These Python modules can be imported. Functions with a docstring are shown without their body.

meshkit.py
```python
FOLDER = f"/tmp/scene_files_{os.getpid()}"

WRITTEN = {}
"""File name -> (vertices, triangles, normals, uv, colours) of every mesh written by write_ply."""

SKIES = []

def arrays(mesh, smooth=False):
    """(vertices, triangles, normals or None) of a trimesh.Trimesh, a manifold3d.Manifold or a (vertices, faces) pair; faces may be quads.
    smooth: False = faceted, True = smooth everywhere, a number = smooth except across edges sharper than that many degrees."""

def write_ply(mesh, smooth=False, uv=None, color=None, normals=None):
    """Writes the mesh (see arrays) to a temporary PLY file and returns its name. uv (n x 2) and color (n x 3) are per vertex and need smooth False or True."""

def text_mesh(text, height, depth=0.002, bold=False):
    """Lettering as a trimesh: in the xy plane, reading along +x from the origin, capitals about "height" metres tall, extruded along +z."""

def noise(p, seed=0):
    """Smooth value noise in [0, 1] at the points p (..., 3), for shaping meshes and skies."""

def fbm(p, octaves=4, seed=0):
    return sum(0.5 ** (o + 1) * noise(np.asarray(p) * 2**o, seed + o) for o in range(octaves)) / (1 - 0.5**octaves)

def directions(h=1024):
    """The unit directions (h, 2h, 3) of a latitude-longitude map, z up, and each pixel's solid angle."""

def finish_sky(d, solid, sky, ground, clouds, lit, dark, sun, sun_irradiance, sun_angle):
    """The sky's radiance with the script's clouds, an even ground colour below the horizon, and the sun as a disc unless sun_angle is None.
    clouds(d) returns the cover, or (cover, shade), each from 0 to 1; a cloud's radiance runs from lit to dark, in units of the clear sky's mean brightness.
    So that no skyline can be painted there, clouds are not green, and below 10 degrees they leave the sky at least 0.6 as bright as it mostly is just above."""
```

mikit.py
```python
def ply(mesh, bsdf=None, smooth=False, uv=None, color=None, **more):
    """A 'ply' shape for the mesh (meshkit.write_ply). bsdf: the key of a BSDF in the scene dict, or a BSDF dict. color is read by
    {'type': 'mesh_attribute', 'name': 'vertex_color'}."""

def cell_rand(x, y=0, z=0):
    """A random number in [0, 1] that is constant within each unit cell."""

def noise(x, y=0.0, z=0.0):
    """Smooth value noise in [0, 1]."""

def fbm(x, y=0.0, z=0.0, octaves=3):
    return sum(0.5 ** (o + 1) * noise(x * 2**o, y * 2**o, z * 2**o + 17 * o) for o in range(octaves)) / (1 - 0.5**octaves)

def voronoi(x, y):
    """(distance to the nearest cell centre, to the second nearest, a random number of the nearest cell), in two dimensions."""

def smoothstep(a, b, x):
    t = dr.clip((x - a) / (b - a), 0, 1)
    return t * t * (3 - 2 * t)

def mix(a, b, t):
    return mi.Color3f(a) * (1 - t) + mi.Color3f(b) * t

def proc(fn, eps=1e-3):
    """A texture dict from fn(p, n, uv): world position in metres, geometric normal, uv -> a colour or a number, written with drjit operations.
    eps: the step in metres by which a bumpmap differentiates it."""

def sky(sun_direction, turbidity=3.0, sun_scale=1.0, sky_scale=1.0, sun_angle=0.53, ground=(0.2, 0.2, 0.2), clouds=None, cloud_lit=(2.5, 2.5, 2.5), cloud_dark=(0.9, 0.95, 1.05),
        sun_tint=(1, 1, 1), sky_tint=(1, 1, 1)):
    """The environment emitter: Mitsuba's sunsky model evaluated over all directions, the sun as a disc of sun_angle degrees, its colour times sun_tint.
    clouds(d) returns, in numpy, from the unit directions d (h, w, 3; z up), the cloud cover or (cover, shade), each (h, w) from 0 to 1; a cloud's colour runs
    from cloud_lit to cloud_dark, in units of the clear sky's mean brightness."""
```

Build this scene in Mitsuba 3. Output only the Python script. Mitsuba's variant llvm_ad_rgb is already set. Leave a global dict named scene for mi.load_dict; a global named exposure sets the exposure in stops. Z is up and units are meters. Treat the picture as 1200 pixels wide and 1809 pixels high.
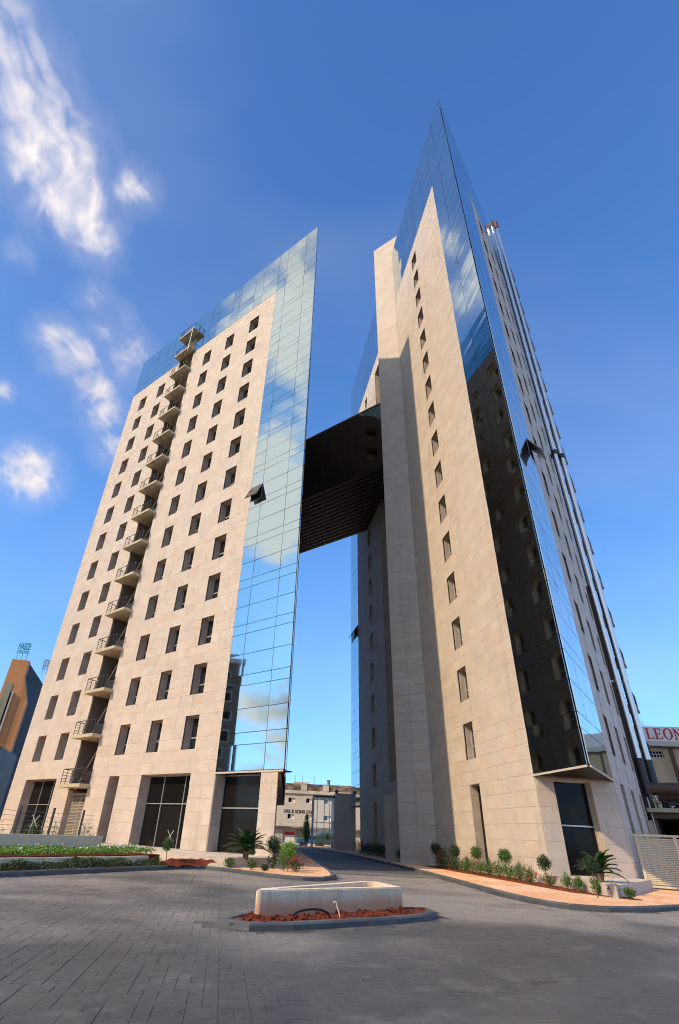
import math, random
import numpy as np, trimesh, mitsuba as mi, drjit as dr
import manifold3d as m3
import mikit, meshkit
from mikit import proc, noise, fbm, cell_rand, smoothstep, mix
rng = random.Random(7)
nrg = np.random.default_rng(7)
scene, labels = {}, {}
# ------------------------------------------------------------------ camera
FPX, CX, CY, PW, PH = 899.5, 548.2, 904.5, 1200.0, 1809.0
PITCH, ROLL = math.radians(32.33), math.radians(2.85)
EYE = np.array([0, 0, 1.1])
_F = np.array([0, math.cos(PITCH), math.sin(PITCH)]); _U = np.array([0, -math.sin(PITCH), math.cos(PITCH)]); _R = np.array([1.0, 0, 0])
UP = _U * math.cos(ROLL) - _R * math.sin(ROLL); RIGHT = _R * math.cos(ROLL) + _U * math.sin(ROLL)
M = np.eye(4); M[:3, 0] = -RIGHT; M[:3, 1] = UP; M[:3, 2] = _F; M[:3, 3] = EYE
scene['camera'] = {'type': 'perspective', 'fov': math.degrees(2 * math.atan(PW / 2 / FPX)), 'fov_axis': 'x',
                   'principal_point_offset_x': (PW / 2 - CX) / PW, 'principal_point_offset_y': 0.0,
                   'near_clip': 0.1, 'far_clip': 4000.0, 'to_world': mi.ScalarTransform4f(M)}
# ------------------------------------------------------------------ sun, sky, exposure
SUN = np.array([-0.70, -0.45, 0.555])
exposure = 1.45


def clouds(d):
    x, y, z = d[..., 0], d[..., 1], np.maximum(d[..., 2], 0.0)
    q = d / (z[..., None] + 0.45)
    def blob(c, r):
        c = np.array(c) / np.linalg.norm(c)
        a = np.arccos(np.clip(d @ c, -1, 1))
        return np.exp(-(a / r) ** 2)
    warp = np.stack([meshkit.fbm(q * 7 + 5, 5, 11), meshkit.fbm(q * 7 + 15, 5, 12), meshkit.fbm(q * 7 + 25, 5, 13)], -1) - 0.5
    qa = q + warp * 0.16
    n = 0.5 * meshkit.fbm(qa * [14.0, 9.0, 10.0] + [3.1, 0, 0], 7, 3) + 0.3 * (1 - np.abs(2 * meshkit.fbm(qa * [30.0, 14.0, 18.0], 5, 4) - 1)) + 0.2 * meshkit.fbm(qa * [70.0, 40.0, 50.0], 4, 9)
    n2 = meshkit.fbm((q + warp * 0.10) * 4.4 + [1.7, 4.2, 0], 6, 21)
    m = np.zeros_like(x)
    for c, r, w in (((-.418, .225, .88), .06, .8), ((-.415, .265, .869), .07, .95), ((-.412, .315, .853), .08, 1.1), ((-.405, .355, .843), .085, 1.2), ((-.412, .392, .824), .08, 1.2),
                    ((-.393, .424, .816), .075, 1.15), ((-.372, .462, .805), .06, 1.0), ((-.358, .486, .797), .05, .8), ((-.385, .33, .862), .05, .7),
                    ((-.302, .415, .857), .045, .85), ((-.322, .425, .846), .04, .75), ((-.38, .545, .747), .045, .75),
                    ((-.437, .581, .686), .05, .9), ((-.42, .61, .671), .06, 1.0), ((-.40, .65, .648), .055, 1.0), ((-.38, .69, .62), .05, .95), ((-.364, .729, .58), .045, .9), ((-.345, .62, .70), .075, .75), ((-.36, .58, .73), .06, .75),
                    ((-.487, .715, .503), .055, 1.15), ((-.512, .708, .488), .05, 1.0), ((-.465, .735, .495), .04, .8), ((-.516, .615, .596), .025, .8), ((-.47, .47, .747), .035, .6)):
        m = np.maximum(m, w * blob(c, r))
    west = np.clip((-x - 0.36) / 0.12, 0, 1) * np.clip((0.22 - y / np.maximum(-x, .05)) / 0.3, 0, 1)
    rest = 0.55 * np.clip((-y - 0.1) / 0.4, 0, 1)
    cover = np.clip((n - 0.80 + 0.40 * np.minimum(m, 1)) * 3.3, 0, 1) ** 1.25 * np.clip(m * 1.25, 0, 1)
    big = np.clip((n2 * 0.7 + n * 0.3 - 0.605 + 0.17 * np.maximum(west, rest)) * 9, 0, 1) * np.clip(np.maximum(west, rest) * 2.5, 0, 1)
    veil = 0.10 * np.clip(meshkit.fbm(q * [2.5, 5, 3], 4, 5) - 0.42, 0, 1) * 2
    shade = np.clip((meshkit.fbm(q * 3.4 + 9, 4, 8) - 0.45) * 3.5, 0, 1)
    return np.clip(np.maximum(np.maximum(np.maximum(cover * 0.90, big * 0.95), veil), 0.42 * np.clip(m - 0.10, 0, 1) * np.clip(n * 2.2 - 0.75, 0, 1)), 0, 1), shade * np.where(big > cover, 1.0, 0.35)


scene['sky'] = mikit.sky(SUN.tolist(), turbidity=3.1, sun_angle=1.3, clouds=clouds, sky_scale=2.15, cloud_lit=(2.15, 1.95, 1.82), cloud_dark=(0.85, 0.82, 0.82), sun_tint=(1.0, 0.96, 0.90), sky_tint=(0.68, 1.0, 1.37))

# ------------------------------------------------------------------ materials


def tw(b):
    return {'type': 'twosided', 'bsdf': b}


def princ(col, rough=0.6, spec=0.4, **k):
    c = col if isinstance(col, dict) else {'type': 'rgb', 'value': list(col)}
    return tw({'type': 'principled', 'base_color': c, 'roughness': rough, 'specular': spec, **k})


def stone_fn(p, n, uv):
    t = uv.x
    v = fbm(p.x * 1.3, p.y * 1.3, p.z * 1.3, 3)
    c = mix((0.56, 0.488, 0.41), (0.565, 0.465, 0.378), smoothstep(0.3, 0.95, uv.y))
    c = mix(c, (0.57, 0.49, 0.41), smoothstep(0.62, 0.9, v) * 0.6)
    streak = smoothstep(0.62, 0.85, noise(p.x * 1.7, p.y * 1.7, p.z * 0.10) * 0.7 + noise(p.x * 5, p.y * 5, p.z * 0.25) * 0.3)
    # rain streaks below the sills of the right tower's right side
    rx, ry = p.x - 12.434, p.y - 23.867
    s_, o_ = rx * 0.5909 + ry * 0.8068, rx * 0.8068 - ry * 0.5909
    on = smoothstep(0.25, 0.15, dr.abs(o_)) * smoothstep(6.0, 6.2, s_)
    fz = (p.z - 5.6) / 3.57
    below = 1 - (fz - dr.floor(fz))
    col = mi.Float(0)
    for a in (8.85, 12.9, 16.9):
        col = dr.maximum(col, smoothstep(0.42, 0.05, dr.abs(s_ - a - 0.25 * (noise(p.z * 0.8, a) - 0.5))))
    stain = on * col * smoothstep(0.78, 0.02, below) * smoothstep(5.7, 7.0, p.z + 2.0) * (0.55 + 0.45 * noise(s_ * 9, p.z * 0.5))
    grime = smoothstep(1.0, 0.0, p.z) * 0.10 * noise(p.x * 3, p.y * 3, p.z * 2)
    return c * ((0.91 + 0.11 * t) * (0.89 + 0.20 * v) * (1 - 0.09 * streak) * (1 - 0.45 * stain) * (1 - grime))


def mortar_fn(p, n, uv):
    return mi.Color3f(0.43, 0.355, 0.28) * (0.85 + 0.3 * noise(p.x * 2, p.y * 2, p.z * 2))


def paving_fn(p, n, uv):
    dust = fbm(p.x * 0.22 + 3, p.y * 0.22, 0.5, 4)
    mid = fbm(p.x * 1.4, p.y * 1.4, 2.5, 4)
    fine = fbm(p.x * 14, p.y * 14, 0.3, 3)
    c = mix((0.074, 0.073, 0.067), (0.232, 0.212, 0.182), smoothstep(0.38, 0.74, dust + 0.016 * (p.y - 11.5)) * 0.95)  # dust patches, plus a steady paling away from the camera
    c = mix(c, (0.24, 0.17, 0.115), smoothstep(0.66, 0.86, fbm(p.x * 0.16 + 9, p.y * 0.3 + 2, 0.1, 3)) * 0.30)
    oil = smoothstep(0.66, 0.80, fbm(p.x * 0.55 + 20, p.y * 0.55, 6.0, 4))
    c = c * (1 - 0.22 * oil)
    sc = smoothstep(0.58, 0.75, fbm(p.x * 2.2 + 4, p.y * 3.0, 4.0, 5)) * smoothstep(0.40, 0.6, mid)
    c = mix(c, (0.22, 0.21, 0.195), sc * 0.17)
    return c * ((0.96 + 0.07 * uv.x) * (0.70 + 0.32 * mid + 0.28 * fine))


def paving_bump(p, n, uv):
    return fbm(p.x * 9, p.y * 9, 1.0, 4) * 1.0


def sheet_fn(p, n, uv):
    c = mix((0.065, 0.06, 0.056), (0.13, 0.12, 0.105), smoothstep(0.4, 0.7, fbm(p.x * 0.8, p.y * 0.8, 0.2, 3)))
    far = mix((0.075, 0.074, 0.075), (0.15, 0.14, 0.13), smoothstep(0.4, 0.75, fbm(p.x * 0.25, p.y * 0.25, 0.7, 4)))
    return mix(c, far * (0.75 + 0.5 * fbm(p.x * 2.5, p.y * 2.5, 0.6, 4)), smoothstep(31.0, 32.5, p.y))


def orange_fn(p, n, uv):
    g = fbm(p.x * 0.9, p.y * 0.9, 1.5, 4)
    c = mix((0.60, 0.33, 0.17), (0.62, 0.42, 0.27), smoothstep(0.35, 0.7, g))
    c = mix(c, (0.45, 0.15, 0.06), smoothstep(0.62, 0.8, fbm(p.x * 2.1 + 7, p.y * 2.1, 3.0, 3)) * 0.5)
    return c * (0.82 + 0.3 * fbm(p.x * 12, p.y * 12, 2.0, 3))


def concrete_fn(p, n, uv):
    g = fbm(p.x * 1.6, p.y * 1.6, p.z * 1.6, 4)
    drip = smoothstep(0.42, 0.8, noise(p.x * 9, p.y * 9, p.z * 0.8)) * 0.55
    c = mix((0.62, 0.51, 0.36), (0.72, 0.62, 0.46), g)
    c = mix(c, (0.40, 0.36, 0.28), drip * smoothstep(0.3, 0.7, g))
    earth = smoothstep(0.30, 0.0, (p.z - uv.x) - 0.22 * fbm(p.x * 3, p.y * 3, 0.7, 3))
    c = mix(c, (0.48, 0.21, 0.10), earth * 0.75)
    return c * (0.88 + 0.2 * fbm(p.x * 25, p.y * 25, p.z * 25, 2))


def soil_fn(p, n, uv):
    g = fbm(p.x * 5, p.y * 5, p.z * 5, 4)
    return mix((0.085, 0.022, 0.013), (0.20, 0.052, 0.027), g)


def leaf(c1, c2):
    def fn(p, n, uv):
        return mix(c1, c2, uv.x) * (0.8 + 0.4 * noise(p.x * 7, p.y * 7, p.z * 7))
    return fn


def kerb_fn(p, n, uv):
    return mix((0.060, 0.066, 0.072), (0.115, 0.12, 0.125), fbm(p.x * 2.2, p.y * 2.2, p.z * 3, 4)) * (0.8 + 0.35 * uv.x)


def plaster(c1, c2, sc=0.6):
    def fn(p, n, uv):
        g = fbm(p.x * sc, p.y * sc, p.z * sc, 4)
        d = smoothstep(0.5, 0.85, noise(p.x * 3 * sc, p.y * 3 * sc, p.z * 0.3 * sc))
        return mix(c1, c2, g) * (1 - 0.22 * d)
    return fn


def stain_roof_fn(p, n, uv):
    g = fbm(p.x * 0.8, p.y * 0.8, p.z * 1.6, 4)
    return mix((0.10, 0.075, 0.06), (0.30, 0.25, 0.21), smoothstep(0.3, 0.75, g))


MATS = {
    'stone': princ(proc(stone_fn), 0.62, 0.35),
    'dark_stone': princ(proc(plaster((0.095, 0.075, 0.058), (0.14, 0.11, 0.088), 1.2)), 0.5, 0.4),  # shade of the gap side put into the stone colour, darkens its reflection
    'mortar': princ(proc(mortar_fn), 0.8, 0.2),
    'tower_glass': princ((0.48, 0.60, 0.62), 0.015, 0.5, metallic=1.0),
    'bridge_glass': princ((0.16, 0.165, 0.165), 0.02, 0.5, metallic=1.0),
    'window_glass': princ((0.07, 0.075, 0.08), 0.04, 0.9, metallic=0.75),
    'dark_glass': princ((0.010, 0.010, 0.010), 0.05, 0.16),
    'frame_dark': princ((0.03, 0.03, 0.032), 0.4, 0.5),
    'aluminium': princ((0.50, 0.50, 0.48), 0.35, 0.5, metallic=0.6),
    'steel': princ((0.80, 0.78, 0.75), 0.36, 0.5, metallic=1.0),
    'rust_steel': princ((0.12, 0.065, 0.05), 0.6, 0.4),
    'dark_metal': princ((0.035, 0.035, 0.04), 0.45, 0.5),
    'interior': princ((0.012, 0.011, 0.010), 0.9, 0.1),
    'trim': princ((0.52, 0.47, 0.40), 0.5, 0.4),
    'slab': princ(proc(plaster((0.42, 0.37, 0.25), (0.52, 0.46, 0.33))), 0.7, 0.3),
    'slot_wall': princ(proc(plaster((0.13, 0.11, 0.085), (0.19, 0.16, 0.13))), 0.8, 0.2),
    'portal_stone': princ(proc(plaster((0.24, 0.20, 0.16), (0.32, 0.27, 0.22), 0.5)), 0.8, 0.2),
    'sash': princ((0.17, 0.18, 0.19), 0.22, 0.6),
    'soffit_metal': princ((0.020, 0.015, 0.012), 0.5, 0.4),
    'louvre': princ((0.34, 0.30, 0.24), 0.45, 0.4),
    'paving': tw({'type': 'bumpmap', 'scale': 0.02, 'bump': proc(paving_bump, 0.01), 'bsdf': {'type': 'principled', 'base_color': proc(paving_fn), 'roughness': 0.62, 'specular': 0.45}}),
    'paving_bed': princ(proc(sheet_fn), 0.7, 0.35),
    'pavement': princ(proc(orange_fn), 0.8, 0.25),
    'kerb': princ(proc(kerb_fn), 0.6, 0.4),
    'concrete': princ(proc(concrete_fn), 0.8, 0.25),
    'soil': princ(proc(soil_fn), 0.95, 0.1),
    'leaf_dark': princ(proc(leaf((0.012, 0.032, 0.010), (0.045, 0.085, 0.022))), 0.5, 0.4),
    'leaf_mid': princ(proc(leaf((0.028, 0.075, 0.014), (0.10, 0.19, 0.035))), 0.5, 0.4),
    'leaf_bright': princ(proc(leaf((0.07, 0.17, 0.016), (0.23, 0.40, 0.05))), 0.5, 0.4),
    'leaf_palm': princ(proc(leaf((0.010, 0.035, 0.010), (0.035, 0.085, 0.02))), 0.4, 0.5),
    'flower_red': princ((0.50, 0.035, 0.02), 0.6, 0.3),
    'flower_white': princ((0.75, 0.74, 0.70), 0.6, 0.3),
    'wood': princ((0.16, 0.11, 0.07), 0.8, 0.2),
    'bamboo': princ((0.62, 0.57, 0.47), 0.6, 0.3),
    'rubber': princ((0.02, 0.02, 0.022), 0.6, 0.3),
    'orange_plaster': princ(proc(plaster((0.52, 0.23, 0.095), (0.60, 0.29, 0.13), 0.15)), 0.8, 0.2),
    'green_tile': princ(proc(plaster((0.20, 0.22, 0.13), (0.33, 0.33, 0.22), 0.5)), 0.5, 0.4),
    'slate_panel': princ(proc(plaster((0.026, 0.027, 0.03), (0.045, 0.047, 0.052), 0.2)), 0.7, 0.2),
    'beige_plaster': princ(proc(plaster((0.54, 0.50, 0.41), (0.62, 0.58, 0.49), 0.25)), 0.8, 0.2),
    'tan_plaster': princ(proc(plaster((0.50, 0.37, 0.21), (0.60, 0.47, 0.28), 0.3)), 0.8, 0.2),
    'stained_roof': princ(proc(stain_roof_fn), 0.85, 0.2),
    'brown_paint': princ((0.10, 0.062, 0.04), 0.6, 0.3),
    'white_paint': princ((0.74, 0.73, 0.70), 0.6, 0.3),
    'sign_white': princ((0.78, 0.75, 0.70), 0.5, 0.3),
    'sign_red': princ((0.55, 0.03, 0.03), 0.5, 0.3),
    'sign_green': princ((0.0, 0.22, 0.16), 0.5, 0.3),
    'sign_grey': princ((0.22, 0.22, 0.21), 0.5, 0.3),
    'sign_black': princ((0.03, 0.03, 0.03), 0.5, 0.3),
    'gate_paint': princ((0.60, 0.52, 0.38), 0.5, 0.35),
    'clear_glass': {'type': 'thindielectric', 'int_ior': 1.5},
    'car_green': princ((0.012, 0.055, 0.045), 0.25, 0.5, clearcoat=0.8),
    'car_blue': princ((0.02, 0.10, 0.26), 0.25, 0.5, clearcoat=0.8),
    'ground_earth': princ(proc(plaster((0.20, 0.17, 0.13), (0.30, 0.26, 0.20), 0.05)), 0.9, 0.1),
}
for k, v in MATS.items():
    scene['mat_' + k] = v

# ------------------------------------------------------------------ helpers


def key_for(k):
    if k not in scene and k not in labels:
        return k
    i = 1
    while f'{k}_{i:03d}' in scene or f'{k}_{i:03d}' in labels:
        i += 1
    return f'{k}_{i:03d}'


_cnt = {}


def numbered(k):
    i = _cnt.get(k, -1) + 1
    _cnt[k] = i
    return k if i == 0 else f'{k}_{i:03d}'


def put(k, mesh, mat, smooth=False, uv=None, **lab):
    k = numbered(k)
    v = mesh
    if uv is None and mat in UVMATS:
        vv = meshkit.arrays(mesh, False)[0] if not isinstance(mesh, tuple) else np.asarray(mesh[0])
        uv = np.tile([[UVMATS[mat], 0.5]], (len(vv), 1))
        if smooth not in (False, True):
            smooth = False
    scene[k] = mikit.ply(v, 'mat_' + mat, smooth=smooth, uv=uv)
    if lab:
        labels[k] = lab
    return k


UVMATS = {'stone': 0.5, 'paving': 0.5, 'kerb': 0.5, 'leaf_dark': 0.5, 'leaf_mid': 0.5, 'leaf_bright': 0.5, 'leaf_palm': 0.5, 'concrete': -9.0}


def thing(k, label, cat, group=None):
    k = numbered(k)
    labels[k] = {'label': label, 'category': cat}
    if group:
        labels[k]['group'] = group
    return k


BOXF = np.array([[0, 3, 2, 1], [4, 5, 6, 7], [0, 1, 5, 4], [1, 2, 6, 5], [2, 3, 7, 6], [3, 0, 4, 7]])


class MB:
    def __init__(self):
        self.v, self.f, self.uv, self.n = [], [], [], 0

    def hexa(self, c, uv=(0.5, 0.5)):
        c = np.asarray(c, float)
        f = BOXF + self.n
        a = np.cross(c[1] - c[0], c[3] - c[0])
        if np.dot(a, c[4] - c[0]) < 0:
            f = f[:, ::-1]
        self.v.append(c); self.f.append(f); self.uv.append(np.tile([uv], (8, 1))); self.n += 8
        return self

    def box(self, x0, y0, z0, x1, y1, z1, uv=(0.5, 0.5)):
        return self.hexa([(x0, y0, z0), (x1, y0, z0), (x1, y1, z0), (x0, y1, z0), (x0, y0, z1), (x1, y0, z1), (x1, y1, z1), (x0, y1, z1)], uv)

    def wallbox(self, O, d, n, s0, s1, z0, z1, o0, o1, uv=(0.5, 0.5)):
        """a box on a wall plane: along s, up z, outward offset o0..o1"""
        def pt(s, o, z):
            q = O + s * d + o * n
            return (q[0], q[1], z)
        return self.hexa([pt(s0, o1, z0), pt(s1, o1, z0), pt(s1, o0, z0), pt(s0, o0, z0), pt(s0, o1, z1), pt(s1, o1, z1), pt(s1, o0, z1), pt(s0, o0, z1)], uv)

    def bar(self, a, b, r, sides=6, r2=None):
        a, b = np.asarray(a, float), np.asarray(b, float)
        t = (b - a) / np.linalg.norm(b - a)
        x = np.cross(t, [0, 0, 1.0] if abs(t[2]) < 0.9 else [1.0, 0, 0]); x /= np.linalg.norm(x)
        y = np.cross(t, x)
        ang = np.arange(sides) * 2 * math.pi / sides
        ring = np.cos(ang)[:, None] * x + np.sin(ang)[:, None] * y
        r2 = r if r2 is None else r2
        v = np.vstack([a + r * ring, b + r2 * ring, [a], [b]])
        f = []
        for i in range(sides):
            j = (i + 1) % sides
            f += [[i, j, sides + j, sides + i], [2 * sides, j, i, i], [2 * sides + 1, sides + i, sides + j, sides + j]]
        self.v.append(v); self.f.append(np.array(f)[:, ::-1] + self.n); self.uv.append(np.full((len(v), 2), 0.5)); self.n += len(v)
        return self

    def poly(self, pts, r, sides=6):
        for a, b in zip(pts[:-1], pts[1:]):
            self.bar(a, b, r, sides)
        return self

    def tri(self, v, f, uv):
        v = np.asarray(v, float); f = np.asarray(f)
        if f.shape[1] == 3:
            f = np.hstack([f, f[:, 2:]])
        self.v.append(v); self.f.append(f + self.n); self.uv.append(uv); self.n += len(v)
        return self

    def mesh(self):
        v = np.vstack(self.v); f = np.vstack(self.f)
        t = np.vstack([f[:, [0, 1, 2]], f[:, [0, 2, 3]]])
        t = t[(t[:, 0] != t[:, 1]) & (t[:, 1] != t[:, 2]) & (t[:, 0] != t[:, 2])]
        return (v, t)

    def put(self, k, mat, smooth=False, **lab):
        v, t = self.mesh()
        return put(k, (v, t), mat, smooth, uv=np.vstack(self.uv) if mat in UVMATS and mat != 'concrete' else None, **lab)


def az(a):
    return np.array([math.sin(math.radians(a)), math.cos(math.radians(a))])


def prism(poly, z0, z1):
    poly = np.asarray(poly, float)
    x, y = poly[:, 0], poly[:, 1]
    if np.sum(x * np.roll(y, -1) - np.roll(x, -1) * y) < 0:
        poly = poly[::-1]
    cs = m3.CrossSection([poly.tolist()])
    return m3.Manifold.extrude(cs, z1 - z0).translate((0, 0, z0))


def wall_solid(O, d, n, s0, s1, z0, z1, o0, o1):
    p = [O + s0 * d + o0 * n, O + s1 * d + o0 * n, O + s1 * d + o1 * n, O + s0 * d + o1 * n]
    return prism(p, z0, z1)


def subtract(rect, hole):
    (a, b, c, e), (h0, h1, k0, k1) = rect, hole
    if h1 <= a or h0 >= b or k1 <= c or k0 >= e:
        return [rect]
    out = []
    if h0 > a:
        out.append((a, h0, c, e))
    if h1 < b:
        out.append((h1, b, c, e))
    m0, m1 = max(a, h0), min(b, h1)
    if k0 > c:
        out.append((m0, m1, c, k0))
    if k1 < e:
        out.append((m0, m1, k1, e))
    return [r for r in out if r[1] - r[0] > 0.05 and r[3] - r[2] > 0.05]


def panels(O, d, n, s0, s1, z0, z1, holes, course, length, seed, zbase=0.0, thick=0.03, gap=0.005):
    """stone slabs in courses, cut round the openings -> list of (distance, hexa corners, uv)"""
    r = random.Random(seed)
    out = []
    k0 = math.floor((z0 - zbase) / course + 1e-6)
    k = k0
    while zbase + k * course < z1 - 0.03:
        a, b = max(z0, zbase + k * course), min(z1, zbase + (k + 1) * course)
        k += 1
        if b - a < 0.04:
            continue
        cuts = [s0]
        s = s0 + length * r.uniform(0.3, 1.0)
        while s < s1 - 0.25:
            cuts.append(s); s += length * r.choice((0.7, 1.0, 1.0, 1.25))
        cuts.append(s1)
        for p, q in zip(cuts[:-1], cuts[1:]):
            rects = [(p, q, a, b)]
            for h in holes:
                rects = [x for y in rects for x in subtract(y, h)]
            tone, hue = r.gauss(0.5, 0.20), r.random() ** 1.6
            if r.random() < 0.08:
                tone += 0.3
            for (x0, x1, y0, y1) in rects:
                j = r.uniform(-0.003, 0.003)
                def pt(s, o, z):
                    w = O + s * d + o * n
                    return (w[0], w[1], z)
                w_ = O + 0.5 * (x0 + x1) * d
                r3 = math.sqrt(w_[0] ** 2 + w_[1] ** 2 + (0.5 * (y0 + y1)) ** 2)
                gg = gap if r3 < 46 else max(gap * (1 - (r3 - 46) / 14), 0.0006)
                if r3 > 50: j = 0.0
                x0g, x1g, y0g, y1g = x0 + gg, x1 - gg, y0 + gg, y1 - gg
                cs = [pt(x0g, thick + j, y0g), pt(x1g, thick + j, y0g), pt(x1g, 0, y0g), pt(x0g, 0, y0g), pt(x0g, thick + j, y1g), pt(x1g, thick + j, y1g), pt(x1g, 0, y1g), pt(x0g, 0, y1g)]
                c = np.mean(cs, 0)
                out.append((float(np.linalg.norm(c - EYE)), cs, (min(max(tone, 0), 1.3), hue)))
    return out


def emit(plist, k, stuffk, mat, count=300):
    """the nearest pieces as parts of their own, the rest as one part"""
    plist = sorted(plist, key=lambda x: x[0])
    for dist, cs, uv in plist[:count]:
        MB().hexa(cs, uv).put(k, mat)
    if len(plist) > count:
        m = MB()
        for dist, cs, uv in plist[count:]:
            m.hexa(cs, uv)
        m.put(stuffk, mat, kind='stuff')


def pane_hexa(O, d, n, s0, s1, z0, z1, off, r, tilt=0.0042, t=0.03, gap=0.018):
    a, b = r.gauss(0, tilt), r.gauss(0, tilt)
    sm, zm = (s0 + s1) / 2, (z0 + z1) / 2
    def pt(s, o, z):
        w = O + s * d + (o + a * (s - sm) + b * (z - zm)) * n
        return (w[0], w[1], z)
    s0, s1, z0, z1 = s0 + gap, s1 - gap, z0 + gap, z1 - gap
    cs = [pt(s0, off, z0), pt(s1, off, z0), pt(s1, off - t, z0), pt(s0, off - t, z0), pt(s0, off, z1), pt(s1, off, z1), pt(s1, off - t, z1), pt(s0, off - t, z1)]
    c = np.mean(cs, 0)
    return (float(np.linalg.norm(c - EYE)), cs, (0.5, 0.5))


def window(owner, O, d, n, s0, s1, z0, z1, depth=0.68, mull=None, trans=0.36, fmat='aluminium', f=0.055):
    """frame with a transom set back in the reveal, its glass a sub-part"""
    m = MB()
    o0, o1 = -depth, -depth + 0.07
    m.wallbox(O, d, n, s0, s0 + f, z0, z1, o0, o1).wallbox(O, d, n, s1 - f, s1, z0, z1, o0, o1)
    m.wallbox(O, d, n, s0 + f, s1 - f, z0, z0 + f, o0, o1).wallbox(O, d, n, s0 + f, s1 - f, z1 - f, z1, o0, o1)
    if trans:
        zt = z0 + trans * (z1 - z0)
        m.wallbox(O, d, n, s0 + f, s1 - f, zt, zt + 0.10, o0, o1 + 0.02)
    for q in (mull or ()):
        m.wallbox(O, d, n, q - f / 2, q + f / 2, z0 + f, z1 - f, o0 + 0.002, o1 + 0.004)
    w = m.put(owner + '__window', fmat)
    r = rng
    cs = pane_hexa(O, d, n, s0 + f, s1 - f, z0 + f, z1 - f, -depth + 0.02, r, 0.012, 0.015, 0.0)
    MB().hexa(cs[1]).put(w + '__pane', 'window_glass')
    return w


def grid_panes(O, d, n, cols, rows, off, r, skip=()):
    out = []
    BACKS.append((O, d, n, cols[0], cols[-1], rows[0], rows[-1]))
    for a, b in zip(cols[:-1], cols[1:]):
        for c, e in zip(rows[:-1], rows[1:]):
            if any(a < k[1] and b > k[0] and c < k[3] and e > k[2] for k in skip):
                continue
            out.append(pane_hexa(O, d, n, a, b, c, e, off, r))
    return out


BACKS = []


def backing(owner):
    for (O, d, n, a, b, c, e) in BACKS:
        MB().wallbox(O, d, n, a + .05, b - .03, c, e - .03, 0.003, 0.012).put(owner + '__glass_backing', 'frame_dark')
    BACKS.clear()


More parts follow.
